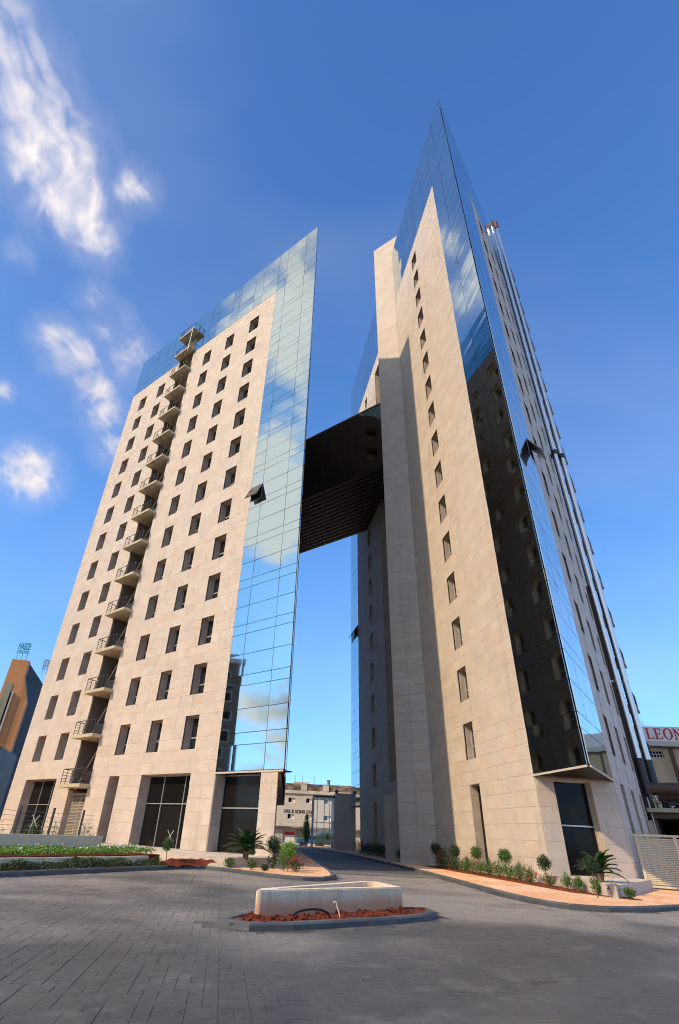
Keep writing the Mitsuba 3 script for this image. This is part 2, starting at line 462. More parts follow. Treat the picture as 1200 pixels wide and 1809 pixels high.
# ------------------------------------------------------------------ key points of the place
azA, azL, azR, azB = -49.62, -6.76, 36.22, -1.0
dA, dL, dR, dB = az(azA), az(azL), az(azR), az(azB)
nA, nL, nR, nB = np.array([-dA[1], dA[0]]), np.array([-dL[1], dL[0]]), np.array([dR[1], -dR[0]]), np.array([dB[1], -dB[0]])
P = np.array([-1.071, 32.33]); EA = P - 0.46 * dA
C = np.array([11.901, 28.365]); TIP = C - 4.53 * dL; EC = TIP + 6.25 * dR
ZR, ZP = -0.5, -0.38           # roadway, pavement
ZF = 4.13                      # underside of the glass fins
# ------------------------------------------------------------------ ground, roadway, pavements
g = MB().tri([(-900, -300, -0.62), (900, -300, -0.62), (900, 1500, -0.62), (-900, 1500, -0.62)], [[0, 1, 2], [0, 2, 3]], np.full((4, 2), .5))
g.put('ground', 'ground_earth', kind='structure')
# outline of the roadway (plaza in front, then the street between the towers)
LK = [(-13.5, 12.0), (-9.5, 20.65), (-7.86, 23.7), (-5.55, 28.3)]
LC = [(-5.55, 28.3), (-5.1, 29.0), (-4.39, 29.6), (-3.6, 29.2), (-2.51, 28.25), (-0.95, 26.4), (0.0, 25.75), (0.62, 25.6), (1.2, 25.8), (1.65, 26.4), (1.95, 27.6), (1.98, 30.0), (1.75, 38), (1.3, 50), (0.6, 66), (-1.2, 90), (-3.2, 108)]
RK = [(22.0, 25.5), (13.0, 21.1), (11.3, 19.85), (10.1, 19.35), (9.33, 19.15), (8.5, 19.5), (8.0, 20.5), (7.72, 22.2), (7.62, 25.3), (7.55, 31.2), (7.35, 38.0), (6.9, 46.0), (6.1, 56.0), (5.0, 67.0), (3.4, 80.0), (1.8, 92.0), (0.8, 108.0)]
road_poly = np.array([(-13.5, -12)] + LK + LC[1:] + RK[::-1] + [(22.0, -12)])
rp = prism(road_poly, ZR - 0.02, ZR - 0.0052)
put('road', rp, 'paving_bed', kind='structure')
from shapely.geometry import Polygon, Point, LineString, box as sbox
from shapely import prepared, affinity
ROAD = Polygon(road_poly).buffer(0)
isl = Polygon([(-1.38, 13.2), (-1.47, 12.92), (-1.28, 12.58), (-0.9, 12.43), (-0.12, 12.68), (1.28, 13.6), (2.98, 14.9), (3.5, 15.5), (3.72, 16.1), (3.68, 16.6), (3.35, 16.8), (2.9, 16.7), (1.2, 15.6), (-0.6, 14.35), (-1.25, 13.72)]).buffer(0.25).buffer(-0.25)
# stamped paving stones over the plaza
jd = az(math.degrees(math.atan2(-0.653 + 1.349, 6.903 - 12.647)) + 180)       # the sawn joint that runs away from the camera
jn = np.array([jd[1], -jd[0]])
J0 = np.array([-1.0, 9.77])   # the grid has a joint line along it
CELL = 0.17
region = prepared.prep(ROAD.difference(isl).buffer(-0.03).intersection(sbox(-16, 4.2, 16, 31.5)))
jl1 = LineString([J0 - 8 * jd, J0 + 4.0 * jd])
b1 = np.array([1.501, 7.243]); b2 = np.array([6.39, 10.855])
jl2 = LineString([b1 - 2 * (b2 - b1), b2 + 1.5 * (b2 - b1)])
jl3 = LineString([(-2.963, 7.265), (-5.3, 16.0)])
jl4 = LineString([(-9.0, 17.5), (7.0, 21.2)])
jl5 = LineString([(-7.0, 22.0), (1.5, 17.6)])
bands = [(jl1, 0.0), (jl2, 0.14)]
bandp = [prepared.prep(l.buffer(max(w, 0.006))) for l, w in bands]
used = set()
stones, NI, NJ = [], 190, 200
sizes = [(1, 1), (2, 1), (1, 2), (2, 2), (2, 2), (2, 1), (2, 2), (3, 2)]
srng = random.Random(5)
for j in range(NJ):
    for i in range(NI):
        if (i, j) in used:
            continue
        w, h = srng.choice(sizes)
        if i < NI // 2 < i + w: w = NI // 2 - i
        while any((i + a, j + b) in used for a in range(w) for b in range(h)):
            if w > 1: w -= 1
            elif h > 1: h -= 1
            else: break
        for a in range(w):
            for b in range(h):
                used.add((i + a, j + b))
        u0, v0 = (i - NI // 2) * CELL, (j - 26) * CELL
        q = [J0 + (u0 + a * CELL) * jn + (v0 + b * CELL) * jd for a, b in ((0, 0), (w, 0), (w, h), (0, h))]
        ctr = np.mean(q, 0)
        if ctr[1] < 4.5 or ctr[1] > 31 or not region.contains(Polygon(q)):
            continue
        if bandp[1].intersects(Polygon(q)):
            continue
        gp = 0.009 if i == NI // 2 else 0.0026
        s = [c + (ctr - c) / np.linalg.norm(ctr - c) * gp * 1.4 for c in q]
        top = [c + (ctr - c) / np.linalg.norm(ctr - c) * 0.006 for c in s]
        dz = srng.uniform(-0.0025, 0.0025); tx, ty = srng.gauss(0, 0.002), srng.gauss(0, 0.002)
        zt = [ZR + dz + tx * (c[0] - ctr[0]) + ty * (c[1] - ctr[1]) for c in top]
        cs = [(*c, ZR - 0.0095) for c in s] + [(*c, z) for c, z in zip(top, zt)]
        stones.append((float(np.linalg.norm(np.array([*ctr, ZR]) - EYE)) + (5 if abs(ctr[0] - 0.6) > 0.55 * ctr[1] + 0.5 else 0), cs, (min(max(srng.gauss(0.5, 0.25), 0), 1.2), srng.random())))
emit(stones, 'road__paving_stone', 'road__paving_field', 'paving')
for l, w in bands[1:]:
    poly = l.buffer(w + 0.28, cap_style=2).intersection(ROAD.difference(isl.buffer(0.05)).buffer(-0.03))
    for gq in getattr(poly, 'geoms', [poly]):
        if gq.geom_type == 'Polygon' and gq.area > 0.02:
            ms = trimesh.creation.extrude_polygon(gq, 0.006, engine='earcut'); ms.apply_translation((0, 0, ZR - 0.0092))
            v = np.array(ms.vertices)
            put('road__smooth_band', ms, 'paving', uv=np.tile([[1.9, .5]], (len(v), 1)))


KW = 0.20


def sheet(k, poly, z0, z1, mat, line, **lab):
    pg_ = Polygon(poly).buffer(0).difference(LineString(line).buffer(KW + 0.004))
    gs = [x for x in getattr(pg_, 'geoms', [pg_]) if x.area > 1.0]
    ms = trimesh.util.concatenate([trimesh.creation.extrude_polygon(x, z1 - z0, engine='earcut') for x in gs]); ms.apply_translation((0, 0, z0))
    return put(k, ms, mat, **lab)


# raised pavements, orange concrete
def offs(line, dist):
    l = LineString(line).offset_curve(dist)
    return list(l.coords)


left_pav = LC + [(-8, 108), (-8, 60), (-30, 60), (-26, 44), (-14, 33)]
right_pav = RK + [(12, 108), (40, 80), (40, 25.5)]


def kerb(k, line, side, z0=-0.6, z1=ZP + 0.012):
    """kerb stones in short lengths along the line"""
    l = LineString(line); L = l.length; n = max(1, int(L / 0.9)); n = min(n, 90)
    for a in range(n):
        s0, s1 = a * L / n + 0.006, (a + 1) * L / n - 0.006
        p, q = np.array(l.interpolate(s0).coords[0]), np.array(l.interpolate(s1).coords[0])
        d = (q - p) / np.linalg.norm(q - p); nn = np.array([-d[1], d[0]]) * side
        m = MB(); bev = 0.035
        lo = [(*p, z0), (*q, z0), (*(q + KW * nn), z0), (*(p + KW * nn), z0)]
        mi_ = [(*p, z1 - bev), (*q, z1 - bev), (*(q + KW * nn), z1 - bev), (*(p + KW * nn), z1 - bev)]
        up = [(*(p + bev * nn), z1), (*(q + bev * nn), z1), (*(q + KW * nn), z1), (*(p + KW * nn), z1)]
        m.hexa(lo + mi_, (rng.random(), .5)); m.hexa(mi_ + up, (rng.random(), .5))
        m.put(k + '__kerb_stone', 'kerb')


sheet('pavement', left_pav, -0.6, ZP, 'pavement', LC, kind='structure')
kerb('pavement', LC, 1)
sheet('pavement_001', right_pav, -0.6, ZP, 'pavement', RK, kind='structure')
kerb('pavement_001', RK[::-1], 1)
# ------------------------------------------------------------------ left tower
LT = thing('office_tower', 'left stone tower with one column of small balconies and a glass edge', 'tower')
A1 = P + 32.95 * dA
back = np.array([0.648, 0.762])
LTp = [EA, A1, A1 + 13 * back, EA + 44 * dB + np.array([-12, 2.0]), EA + 44 * dB]
S0 = 5.25                                         # stone of the front begins here, glass fin before it
ZT, ZST = 60.3, 53.1                              # roof, top of the stone
FL, ZW, HW = 3.60, 5.60, 2.13
body = prism([EA + 0.32 * dA + 0.30 * dB] + LTp[1:], ZF, ZT - 0.06)
low = prism([P, A1, A1 + 13 * back, EA + 44 * dB + np.array([-12, 2.0]), EA + 44 * dB + np.array([-.9, 0]), P + 0.3 * dB], -0.5, ZF + 0.1)
body = body + low
colsA = [(7.63, 9.08), (11.69, 13.05), (15.72, 17.06), (24.83, 26.29), (28.86, 30.36)]
holesA, wA = [], []
for (a, b) in colsA:
    for k in range(13):
        wA.append((a, b, ZW + FL * k, ZW + FL * k + HW))
ground_open = [(24.87, 30.28, -0.02, 4.15), (15.73, 17.05, -0.02, 4.15), (7.63, 13.0, -0.02, 4.15)]
recess = (1.32, 5.22, -0.02, ZF)
slot = (19.7, 22.45, -0.02, 56.2)
holesA = wA + ground_open + [slot, (-1, S0, -1, ZF)]
cut = []
for h in wA:
    cut.append(wall_solid(P, dA, nA, h[0], h[1], h[2], h[3], -0.75, 0.3))
for h in ground_open:
    cut.append(wall_solid(P, dA, nA, h[0], h[1], h[2], h[3], -0.85, 0.3))
cut.append(wall_solid(P, dA, nA, recess[0], recess[1], 0.0, ZF - 0.001, -0.85, 0.3))
cut.append(wall_solid(P, dA, nA, slot[0], slot[1], 0.0, slot[3], -2.6, 0.3))
colsB = [(7.4, 8.9), (12.0, 13.5), (30.0, 31.5)]
wB = [(a, b, ZW + FL * k, ZW + FL * k + HW) for (a, b) in colsB for k in range(13)]
for h in wB:
    cut.append(wall_solid(EA, dB, nB, h[0], h[1], h[2], h[3], -0.75, 0.3))
body = body - m3.Manifold.batch_boolean(cut, m3.OpType.Add)
put(LT + '__wall', body, 'mortar')
pl = panels(P, dA, nA, S0 + 0.02, 32.95, 0.0, ZST, holesA, 0.72, 1.38, 1, zbase=ZW - 0.72 * 10)
pl += panels(P, dA, nA, 0.0, 1.32, 0.0, ZF - 0.05, [], 0.72, 1.32, 2, zbase=ZW - 7.2)
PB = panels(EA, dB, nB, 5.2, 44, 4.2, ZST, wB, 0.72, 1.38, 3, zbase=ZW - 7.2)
# recess side walls in stone
rw = P + S0 * dA
pl += panels(rw - 0.0 * dA, -nA, -dA, 0.0, 0.84, 0.0, ZF - 0.05, [], 0.72, 0.9, 4, zbase=ZW - 7.2)
emit(pl, LT + '__stone_panel', LT + '__stone_cladding', 'stone')
emit(PB, LT + '__shade_toned_panel', LT + '__shade_toned_cladding', 'dark_stone', 0)  # side facing the gap: cladding coloured darker to deepen its shade
for h in wA:
    window(LT, P, dA, nA, *h)
for h in wB:
    if h[0] < 13:
        window(LT, EA, dB, nB, *h)
# glass fin and glass crown
def glass_rows(z0, z1, zw, fl):
    r = {z0, z1}
    for k in range(-1, 22):
        for e in (0, 0.69, 2.13):
            z = zw + k * fl + e
            if z0 + 0.3 < z < z1 - 0.3:
                r.add(z)
    return sorted(r)


grng = random.Random(11)
ventA = (3.89, S0, ZW + FL * 5 + 0.69, ZW + FL * 5 + HW)
finA = [-0.46, 1.12, 3.89, S0]
pg = grid_panes(P, dA, nA, finA, glass_rows(ZF + 0.02, ZST, ZW, FL), 0.05, grng, skip=[ventA])
crownA = [-0.46, 1.12, 3.89, S0, 7.63, 9.08, 11.69, 13.05, 15.72, 17.06, 19.7, 22.45, 24.83, 26.29, 28.86, 30.36, 32.95]
pg += grid_panes(P, dA, nA, crownA, [ZST + 0.02, 54.6, 56.0, 58.2, ZT], 0.05, grng, skip=[(slot[0], slot[1], 53, 56.0)])
pgB = grid_panes(EA, dB, nB, [0.03, 2.5, 5.2], glass_rows(ZF + 0.02, ZST, ZW, FL), 0.05, grng)
pgB += grid_panes(EA, dB, nB, [0.03] + [2.5 + 2.75 * i for i in range(16)], [ZST + 0.02, 55.5, 58.0, ZT], 0.05, grng)
backing(LT)
emit(pg + pgB, LT + '__glass_pane', LT + '__glass_cladding', 'tower_glass')
m = MB().wallbox(P, dA, nA, -0.40, S0 + 0.03, ZF - 0.09, ZF - 0.002, 0.02, 0.075)
m.put(LT + '__soffit_trim', 'trim')
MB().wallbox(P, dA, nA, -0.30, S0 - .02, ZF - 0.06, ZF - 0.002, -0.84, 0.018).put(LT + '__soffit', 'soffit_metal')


def vent(owner, O, d, n, s0, s1, z0, z1, out=0.75):
    def pt(s, o, z):
        w = O + s * d + o * n
        return (w[0], w[1], z)
    h = z1 - z0
    zb = z1 - math.sqrt(max(h * h - out * out, 0.1))
    k = MB().hexa([pt(s0, 0.10 + out, zb), pt(s1, 0.10 + out, zb), pt(s1, 0.05 + out, zb - 0.03), pt(s0, 0.05 + out, zb - 0.03), pt(s0, 0.10, z1), pt(s1, 0.10, z1), pt(s1, 0.05, z1 - 0.03), pt(s0, 0.05, z1 - 0.03)]).put(owner + '__vent_sash', 'sash', label='glass vent standing open on the glass edge')
    q = MB().wallbox(O, d, n, s0 + .02, s1 - .02, z0 + .02, z1 - .02, 0.01, 0.02)
    q.put(k + '__opening', 'interior')
    fr = MB()
    for a, b, c, e in ((s0, s0 + .06, z0, z1), (s1 - .06, s1, z0, z1), (s0 + .06, s1 - .06, z0, z0 + .06)):
        fr.wallbox(O, d, n, a, b, c, e, 0.03, 0.06)
    fr.put(k + '__frame', 'aluminium')
    pp = pane_hexa(O, d, n, s0 + .05, s1 - .05, 0, h, 0, grng)
    MB().hexa([pt(s0 + .05, 0.115 + out, zb + .04), pt(s1 - .05, 0.115 + out, zb + .04), pt(s1 - .05, 0.105 + out, zb + .035), pt(s0 + .05, 0.105 + out, zb + .035), pt(s0 + .05, 0.115, z1 - .03), pt(s1 - .05, 0.115, z1 - .03), pt(s1 - .05, 0.105, z1 - .04), pt(s0 + .05, 0.105, z1 - .04)]).put(k + '__pane', 'window_glass')


vent(LT, P, dA, nA, *ventA, 0.58)
# ground floor openings
def storefront(owner, O, d, n, s0, s1, z0, z1, verts, trans, depth=0.8, door=None, name='shopfront', mat='dark_glass', fm='aluminium'):
    m = MB(); f = 0.06
    for s in [s0 + f / 2, *verts, s1 - f / 2]:
        m.wallbox(O, d, n, s - f / 2, s + f / 2, z0, z1, -depth, -depth + 0.09)
    m.wallbox(O, d, n, s0, s1, z1 - f, z1 - 0.003, -depth + 0.004, -depth + 0.086)
    for t in trans:
        m.wallbox(O, d, n, s0, s1, t - f / 2, t + f / 2, -depth + 0.004, -depth + 0.094)
    k = m.put(owner + '__' + name, fm)
    xs = [s0, *verts, s1]; zs = [z0, *trans, z1]
    for i in range(len(xs) - 1):
        for j in range(len(zs) - 1):
            if door == (i, j):
                MB().wallbox(O, d, n, xs[i], xs[i + 1], zs[j], zs[j + 1], -depth - 0.045, -depth - 0.04).put(k + '__doorway', 'interior')
                continue
            cs = pane_hexa(O, d, n, xs[i] + .03, xs[i + 1] - .03, zs[j] + .03, zs[j + 1] - .03, -depth + 0.04, grng, 0.002, 0.02, 0)
            MB().hexa(cs[1]).put(k + '__pane', mat)
    return k


storefront(LT, P, dA, nA, 24.9, 30.25, 0.0, 4.14, [26.6, 28.5], [2.3])
storefront(LT, P, dA, nA, 15.75, 17.03, 0.0, 4.14, [], [2.1])
k_ent = storefront(LT, P, dA, nA, 7.66, 12.97, 0.0, 4.14, [8.95, 11.25], [2.45], door=(1, 0), name='entrance')
storefront(LT, P, dA, nA, 1.34, 5.2, 0.02, 4.02, [], [2.25])
# louvred door at the foot of the stair slot
m = MB()
for s in (19.75, 21.05, 22.38):
    m.wallbox(P, dA, nA, s - .05, s + .05, 0, 3.1, -.5, -.38)
m.wallbox(P, dA, nA, 19.7, 22.43, 3.0, 3.1, -.495, -.375)
lv = m.put(LT + '__louvred_door', 'louvre')
for half in ((19.8, 21.0), (21.1, 22.33)):
    for k in range(30):
        z = 0.06 + k * 0.098
        MB().hexa([(*(P + s * dA + o * nA), zz) for s, o, zz in ((half[0], -.40, z), (half[1], -.40, z), (half[1], -.47, z + .05), (half[0], -.47, z + .05), (half[0], -.40, z + .03), (half[1], -.40, z + .03), (half[1], -.47, z + .08), (half[0], -.47, z + .08))]).put(lv + '__slat', 'louvre')
MB().wallbox(P, dA, nA, 19.72, 22.43, 0, 3.1, -.62, -.58).put(LT + '__louvre_backing', 'interior')
# balconies with railings, stair flights in the slot
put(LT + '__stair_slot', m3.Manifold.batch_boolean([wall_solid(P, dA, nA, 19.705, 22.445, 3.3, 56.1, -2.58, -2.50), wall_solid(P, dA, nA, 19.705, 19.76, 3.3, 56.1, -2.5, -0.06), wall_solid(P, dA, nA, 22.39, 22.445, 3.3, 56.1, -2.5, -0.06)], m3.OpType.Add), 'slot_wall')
BZ0, BFL = 3.42, 3.565
for k in range(16):
    z = BZ0 + BFL * k
    s0, s1, D = 19.45, 22.62, 0.92
    b = MB().wallbox(P, dA, nA, s0, s1, z, z + 0.24, 0.05, D).wallbox(P, dA, nA, 19.77, 22.38, z + 0.002, z + 0.22, -2.4, 0.048)
    bk = b.put(LT + '__balcony', 'slab')
    r = MB()
    zt = z + 0.24
    def q(s, o, zz):
        w = P + s * dA + o * nA
        return (w[0], w[1], zz)
    oo = D - 0.08
    pts = [(s1 - .08, .1), (s1 - .08, oo), (s0 + .08, oo), (s0 + .08, .1)]
    for hz in (1.05,):
        for a, c in zip(pts[:-1], pts[1:]):
            r.bar(q(*a, zt + hz), q(*c, zt + hz), 0.032)
    for hz in (0.2, 0.4, 0.6, 0.8):
        r.bar(q(s1 - .08, .1, zt + hz), q(s1 - .08, oo, zt + hz), 0.012, 4)
        r.bar(q(s1 - .08, oo, zt + hz), q(s0 + 2.2, oo, zt + hz), 0.012, 4)
    for (a, o) in ((s1 - .08, .1), (s1 - .08, oo), (s1 - 0.75, oo), (s1 - 1.6, oo), (s0 + .6, oo), (s0 + .08, oo), (s0 + .08, .1)):
        r.bar(q(a, o, zt), q(a, o, zt + 1.05), 0.026)
    r.put(bk + '__railing', 'dark_metal')
    if k < 14:
        MB().wallbox(P, dA, nA, 19.8, 21.6, zt, zt + 1.0, -0.35, -0.31).put(bk + '__parapet', 'soffit_metal')
    if k < 15:
        z2 = z + BFL
        MB().hexa([q(22.3, -.5, zt), q(22.3, -1.6, zt), q(20.0, -1.6, z2), q(20.0, -.5, z2), q(22.3, -.5, zt + .2), q(22.3, -1.6, zt + .2), q(20.0, -1.6, z2 + .2), q(20.0, -.5, z2 + .2)]).put(LT + '__stair_flight', 'slot_wall')
    MB().bar(q(21.0, 0.3, z - 0.10), q(21.0, 0.3, z - 0.001), 0.10, 10).put(bk + '__ceiling_lamp', 'trim')
MB().bar(q(19.62, .98, 52.5), q(19.62, .98, 57.3), 0.05, 8).put(LT + '__drain_pipe', 'aluminium')
# ------------------------------------------------------------------ right tower
RT = thing('office_tower', 'tall right stone tower with sharp glass corner and chrome flue pipes', 'tower')
FAR = C + 43.3 * dL
Rend = TIP + 18.2 * dR
R2 = TIP + 18.2 * dR - 2.6 * nR; R3 = TIP + 27 * dR - 2.6 * nR
ZT2, ZS2, FL2 = 74.1, 63.15, 3.57
RTp = [TIP, FAR, FAR + np.array([9.0, -1.0]), R3, R2, Rend]
body = prism([TIP + 0.25 * (dL + dR)] + [FAR - 0.12 * dL] + RTp[2:], ZF, ZT2 - 0.06)
Fl = C + 38.6 * dL
low = prism([C, Fl, FAR + np.array([9.0, -1.0]), R3, R2, Rend, EC], -0.6, ZF + 0.1)
body = body + low
colL = [(6.45, 7.93), (31.1, 32.5)]
wL = [(a, b, ZW + FL2 * k, ZW + FL2 * k + HW) for (a, b) in colL for k in range(16)]
gL = [(a, b, -0.02, 4.15) for (a, b) in colL]
slotL = (23.3, 26.0, 5.6, 60.8)
colR = [(8.5, 9.9), (12.55, 13.95), (16.55, 17.85)]
wR = [(a, b, ZW + FL2 * k, ZW + FL2 * k + HW) for (a, b) in colR for k in range(16)]
gR = [(a, b, -0.02, 4.15) for (a, b) in colR]
cut = [wall_solid(C, dL, nL, h[0], h[1], h[2], h[3], -0.62, 0.3) for h in wL + gL]
cut += [wall_solid(C, dL, nL, slotL[0], slotL[1], slotL[2], slotL[3], -1.6, 0.3)]
cut += [wall_solid(TIP, dR, nR, h[0], h[1], h[2], h[3], -0.62, 0.3) for h in wR + gR]
dE = (EC - C) / np.linalg.norm(EC - C); nE = np.array([dE[1], -dE[0]]); LE = float(np.linalg.norm(EC - C))
if nE @ (TIP - C) < 0: nE = -nE
entR = (0.95, 2.95, -0.02, 3.95)
cut.append(wall_solid(C, dE, nE, entR[0], entR[1], 0.0, entR[3], -0.5, 0.4))
body = body - m3.Manifold.batch_boolean(cut, m3.OpType.Add)
put(RT + '__wall', body, 'mortar')
zb2 = ZW - 0.714 * 10
pl = panels(C, dL, nL, 0.0, 38.6, 0.0, ZS2, wL + gL + [slotL, (14.5, 16.6, -1, 80)], 0.714, 1.38, 21, zbase=zb2)
pl += panels(TIP, dR, nR, 6.25, 18.2, 0.0, ZS2, wR + gR, 0.714, 1.38, 22, zbase=zb2)
pl += panels(C, dE, nE, 0.03, LE - 0.03, 0.0, ZF - 0.12, [entR], 0.714, 1.0, 23, zbase=zb2)
# stone blade (lift shaft) that stands out of the long side
dP = az(-50.5); nP = np.array([-dP[1], dP[0]])
SM = C + 14.65 * dL
W0, W1, TH, ZPIL = -1.0, 3.02, 1.6, 77.8
pil = wall_solid(SM, dP, nP, W0, W1 - 0.04, -0.5, ZPIL - 0.03, -TH, -0.005)
put(RT + '__shaft', pil, 'mortar')
pl2 = panels(SM, dP, nP, -0.02, 1.5, -0.4, ZPIL, [], 0.714, 9, 24, zbase=zb2, gap=0.018)
pl2 += panels(SM, dP, nP, 1.5, W1, -0.4, ZPIL, [], 0.714, 9, 25, zbase=zb2, gap=0.018)
pl2 += panels(SM, dP, nP, W0, -0.02, ZT2 + 0.05, ZPIL, [], 0.714, 9, 26, zbase=zb2, gap=0.018)
pl2 += panels(SM + W1 * dP - 0.04 * dP, -nP, dP, 0.0, TH, -0.4, ZPIL, [], 0.714, 2, 27, zbase=zb2)
emit(pl + pl2, RT + '__stone_panel', RT + '__stone_cladding', 'stone')
for h in wL + wR:
    if h in wL:
        window(RT, C, dL, nL, *h, depth=0.56)
    else:
        window(RT, TIP, dR, nR, *h, depth=0.56)
for h in gL:
    window(RT, C, dL, nL, h[0], h[1], 0.0, 4.14, depth=0.56, trans=0.5, fmat='frame_dark')
for h in gR:
    window(RT, TIP, dR, nR, h[0], h[1], 0.0, 4.14, depth=0.56, trans=0.5, fmat='frame_dark')
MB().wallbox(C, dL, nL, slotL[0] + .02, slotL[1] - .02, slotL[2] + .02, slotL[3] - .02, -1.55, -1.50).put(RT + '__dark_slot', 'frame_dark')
rowsR = glass_rows(ZF + 0.02, ZS2, ZW, FL2)
ventR = (4.45, 6.22, ZW + FL2 * 5 + 0.69, ZW + FL2 * 5 + HW)
ventF = (39.2, 41.2, ZW + FL2 * 5 + 0.69, ZW + FL2 * 5 + HW)
pg = grid_panes(C, dL, nL, [-4.5, -2.05, -0.0], rowsR, 0.05, grng)
crownR = [ZS2 + 0.02, 65.3, 67.4, 69.6, 71.8, ZT2]
pg += grid_panes(C, dL, nL, [-4.5, -2.05, 0.0, 2.8, 5.5, 6.45, 7.93, 10.3, 12.6, 14.62], crownR, 0.05, grng)
pg += grid_panes(C, dL, nL, [16.7, 19, 21.5, 23.3, 26, 28.6, 31.1, 32.5, 35.5, 38.6, 40.9, 43.27], crownR, 0.05, grng)
pg += grid_panes(C, dL, nL, [38.62, 40.9, 43.27], rowsR, 0.05, grng, skip=[ventF])
pg += grid_panes(TIP, dR, nR, [0.03, 2.1, 4.3, 6.22], rowsR, 0.05, grng, skip=[(4.3, 6.22, ventR[2], ventR[3])])
pg += grid_panes(TIP, dR, nR, [0.03, 2.1, 4.3, 6.22, 8.5, 9.9, 12.55, 13.95, 16.55, 18.2], crownR, 0.05, grng)
backing(RT)
emit(pg, RT + '__glass_pane', RT + '__glass_cladding', 'tower_glass')
vent(RT, TIP, dR, nR, 4.5, 6.0, ventR[2], ventR[3], 0.72)
vent(RT, C, dL, nL, *ventF)
# soffit under the glass corner with a pale edge
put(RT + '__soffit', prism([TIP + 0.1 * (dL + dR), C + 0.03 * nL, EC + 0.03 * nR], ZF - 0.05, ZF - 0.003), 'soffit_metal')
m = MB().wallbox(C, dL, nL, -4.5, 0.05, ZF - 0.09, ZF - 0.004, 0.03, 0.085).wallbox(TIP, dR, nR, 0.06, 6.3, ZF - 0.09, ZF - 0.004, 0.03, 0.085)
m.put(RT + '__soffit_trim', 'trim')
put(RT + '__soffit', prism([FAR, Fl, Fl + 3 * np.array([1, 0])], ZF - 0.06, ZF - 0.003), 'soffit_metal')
storefront(RT, C, dE, nE, entR[0], entR[1], 0.0, entR[3], [], [2.0], depth=0.42)
# low stone blade by the far side entrance
put(RT + '__entrance_blade', wall_solid(C + 21.6 * dL, az(-52), np.array([-az(-52)[1], az(-52)[0]]), -0.2, 2.1, -0.4, 4.35, -0.6, 0), 'stone')
# chrome flue pipes up the far end of the right side
for s, o, zt, zcap, r in ((19.0, .37, 75.3, 76.6, .23), (20.0, .82, 76.0, 77.6, .24), (18.55, -.25, 73.6, None, .15), (19.5, -.1, 74.6, None, .16)):
    b = TIP + s * dR + o * nR
    m = MB()
    segs = [4.9 if o > 0 else 20.0] + [z for z in (12.0, 23.5, 33.0, 34.0, 45.0, 56.0, 67.0)] + [zt]
    m.bar((*b, segs[0]), (*b, zt), r, 18)
    fk = m.put(RT + '__flue_pipe', 'steel', smooth=50)
    for z in segs[1:-1]:
        MB().bar((*b, z), (*b, z + 0.12), r + 0.02, 18).put(fk + '__collar', 'steel', smooth=50)
    MB().bar((*b, 33.9), (*b, 34.4), r + 0.05, 14).put(fk + '__bracket', 'dark_metal')
    if zcap:
        MB().bar((*b, zt), (*b, zcap), r + 0.05, 18).put(fk + '__cap', 'rust_steel', smooth=50)
        MB().bar((*b, 4.4), (*b, 6.6), r + 0.05, 18).put(fk + '__sleeve', 'dark_metal', smooth=50)
        e = b + nR * 14 + dR * 1.0
        MB().bar((*b, 4.75 if s < 19.5 else 4.35), (*e, 4.75 if s < 19.5 else 4.35), r + 0.10, 14).put(fk + '__horizontal_run', 'rust_steel', smooth=50)
# dark service strip with small landings beside the flues
MB().wallbox(TIP, dR, nR, 18.25, 20.55, 0, 70.5, -2.58, -2.5).put(RT + '__service_strip', 'frame_dark')
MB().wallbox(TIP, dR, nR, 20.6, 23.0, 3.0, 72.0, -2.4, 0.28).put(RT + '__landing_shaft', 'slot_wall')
for k in range(20):
    z = 3.2 + 3.56 * k
    if z > 70: break
    bk = MB().wallbox(TIP, dR, nR, 20.6, 23.3, z, z + 0.22, 0.285, 1.02).put(RT + '__landing', 'slab')
    r = MB()
    def q(s, o, zz):
        w = TIP + s * dR + o * nR
        return (w[0], w[1], zz)
    for hz in (0.35, 0.7, 1.05):
        r.bar(q(20.65, .96, z + .22 + hz), q(23.25, .96, z + .22 + hz), 0.03, 5).bar(q(23.25, .96, z + .22 + hz), q(23.25, -1.0, z + .22 + hz), 0.03, 5)
    for s in (20.65, 21.5, 22.4, 23.25):
        r.bar(q(s, .96, z + .2), q(s, .96, z + 1.27), 0.03, 5)
    r.put(bk + '__railing', 'dark_metal')
    MB().wallbox(TIP, dR, nR, 20.7, 23.2, z + 0.30, z + 1.15, .90, .93).put(bk + '__railing_panel', 'frame_dark')
    MB().bar(q(22.9, .45, z + 0.25), q(22.9, .45, z + 3.5), 0.07, 8).put(bk + '__drain', 'steel')
# ------------------------------------------------------------------ bridge between the towers
BR = thing('sky_bridge', 'dark glazed bridge high up between the two towers', 'bridge')
dK = az(-49.4); nK = np.array([-dK[1], dK[0]])
BF = np.array([8.2, 46.2]); K0, K1, BZ, BT, BW = -2.15, 12.6, 37.1, 46.95, 10.9
def kspan(o):
    """ends of the bridge at the depth o behind its front"""
    return K0 + 1.06 * o, K1 + 0.86 * o


def kprism(o0, o1, z0, z1, e=0.0):
    a, b = kspan(o0), kspan(o1)
    pt = lambda k, o: BF + k * dK - o * nK
    return prism([pt(a[0] + e, o0), pt(a[1] - e, o0), pt(b[1] - e, o1), pt(b[0] + e, o1)], z0, z1)


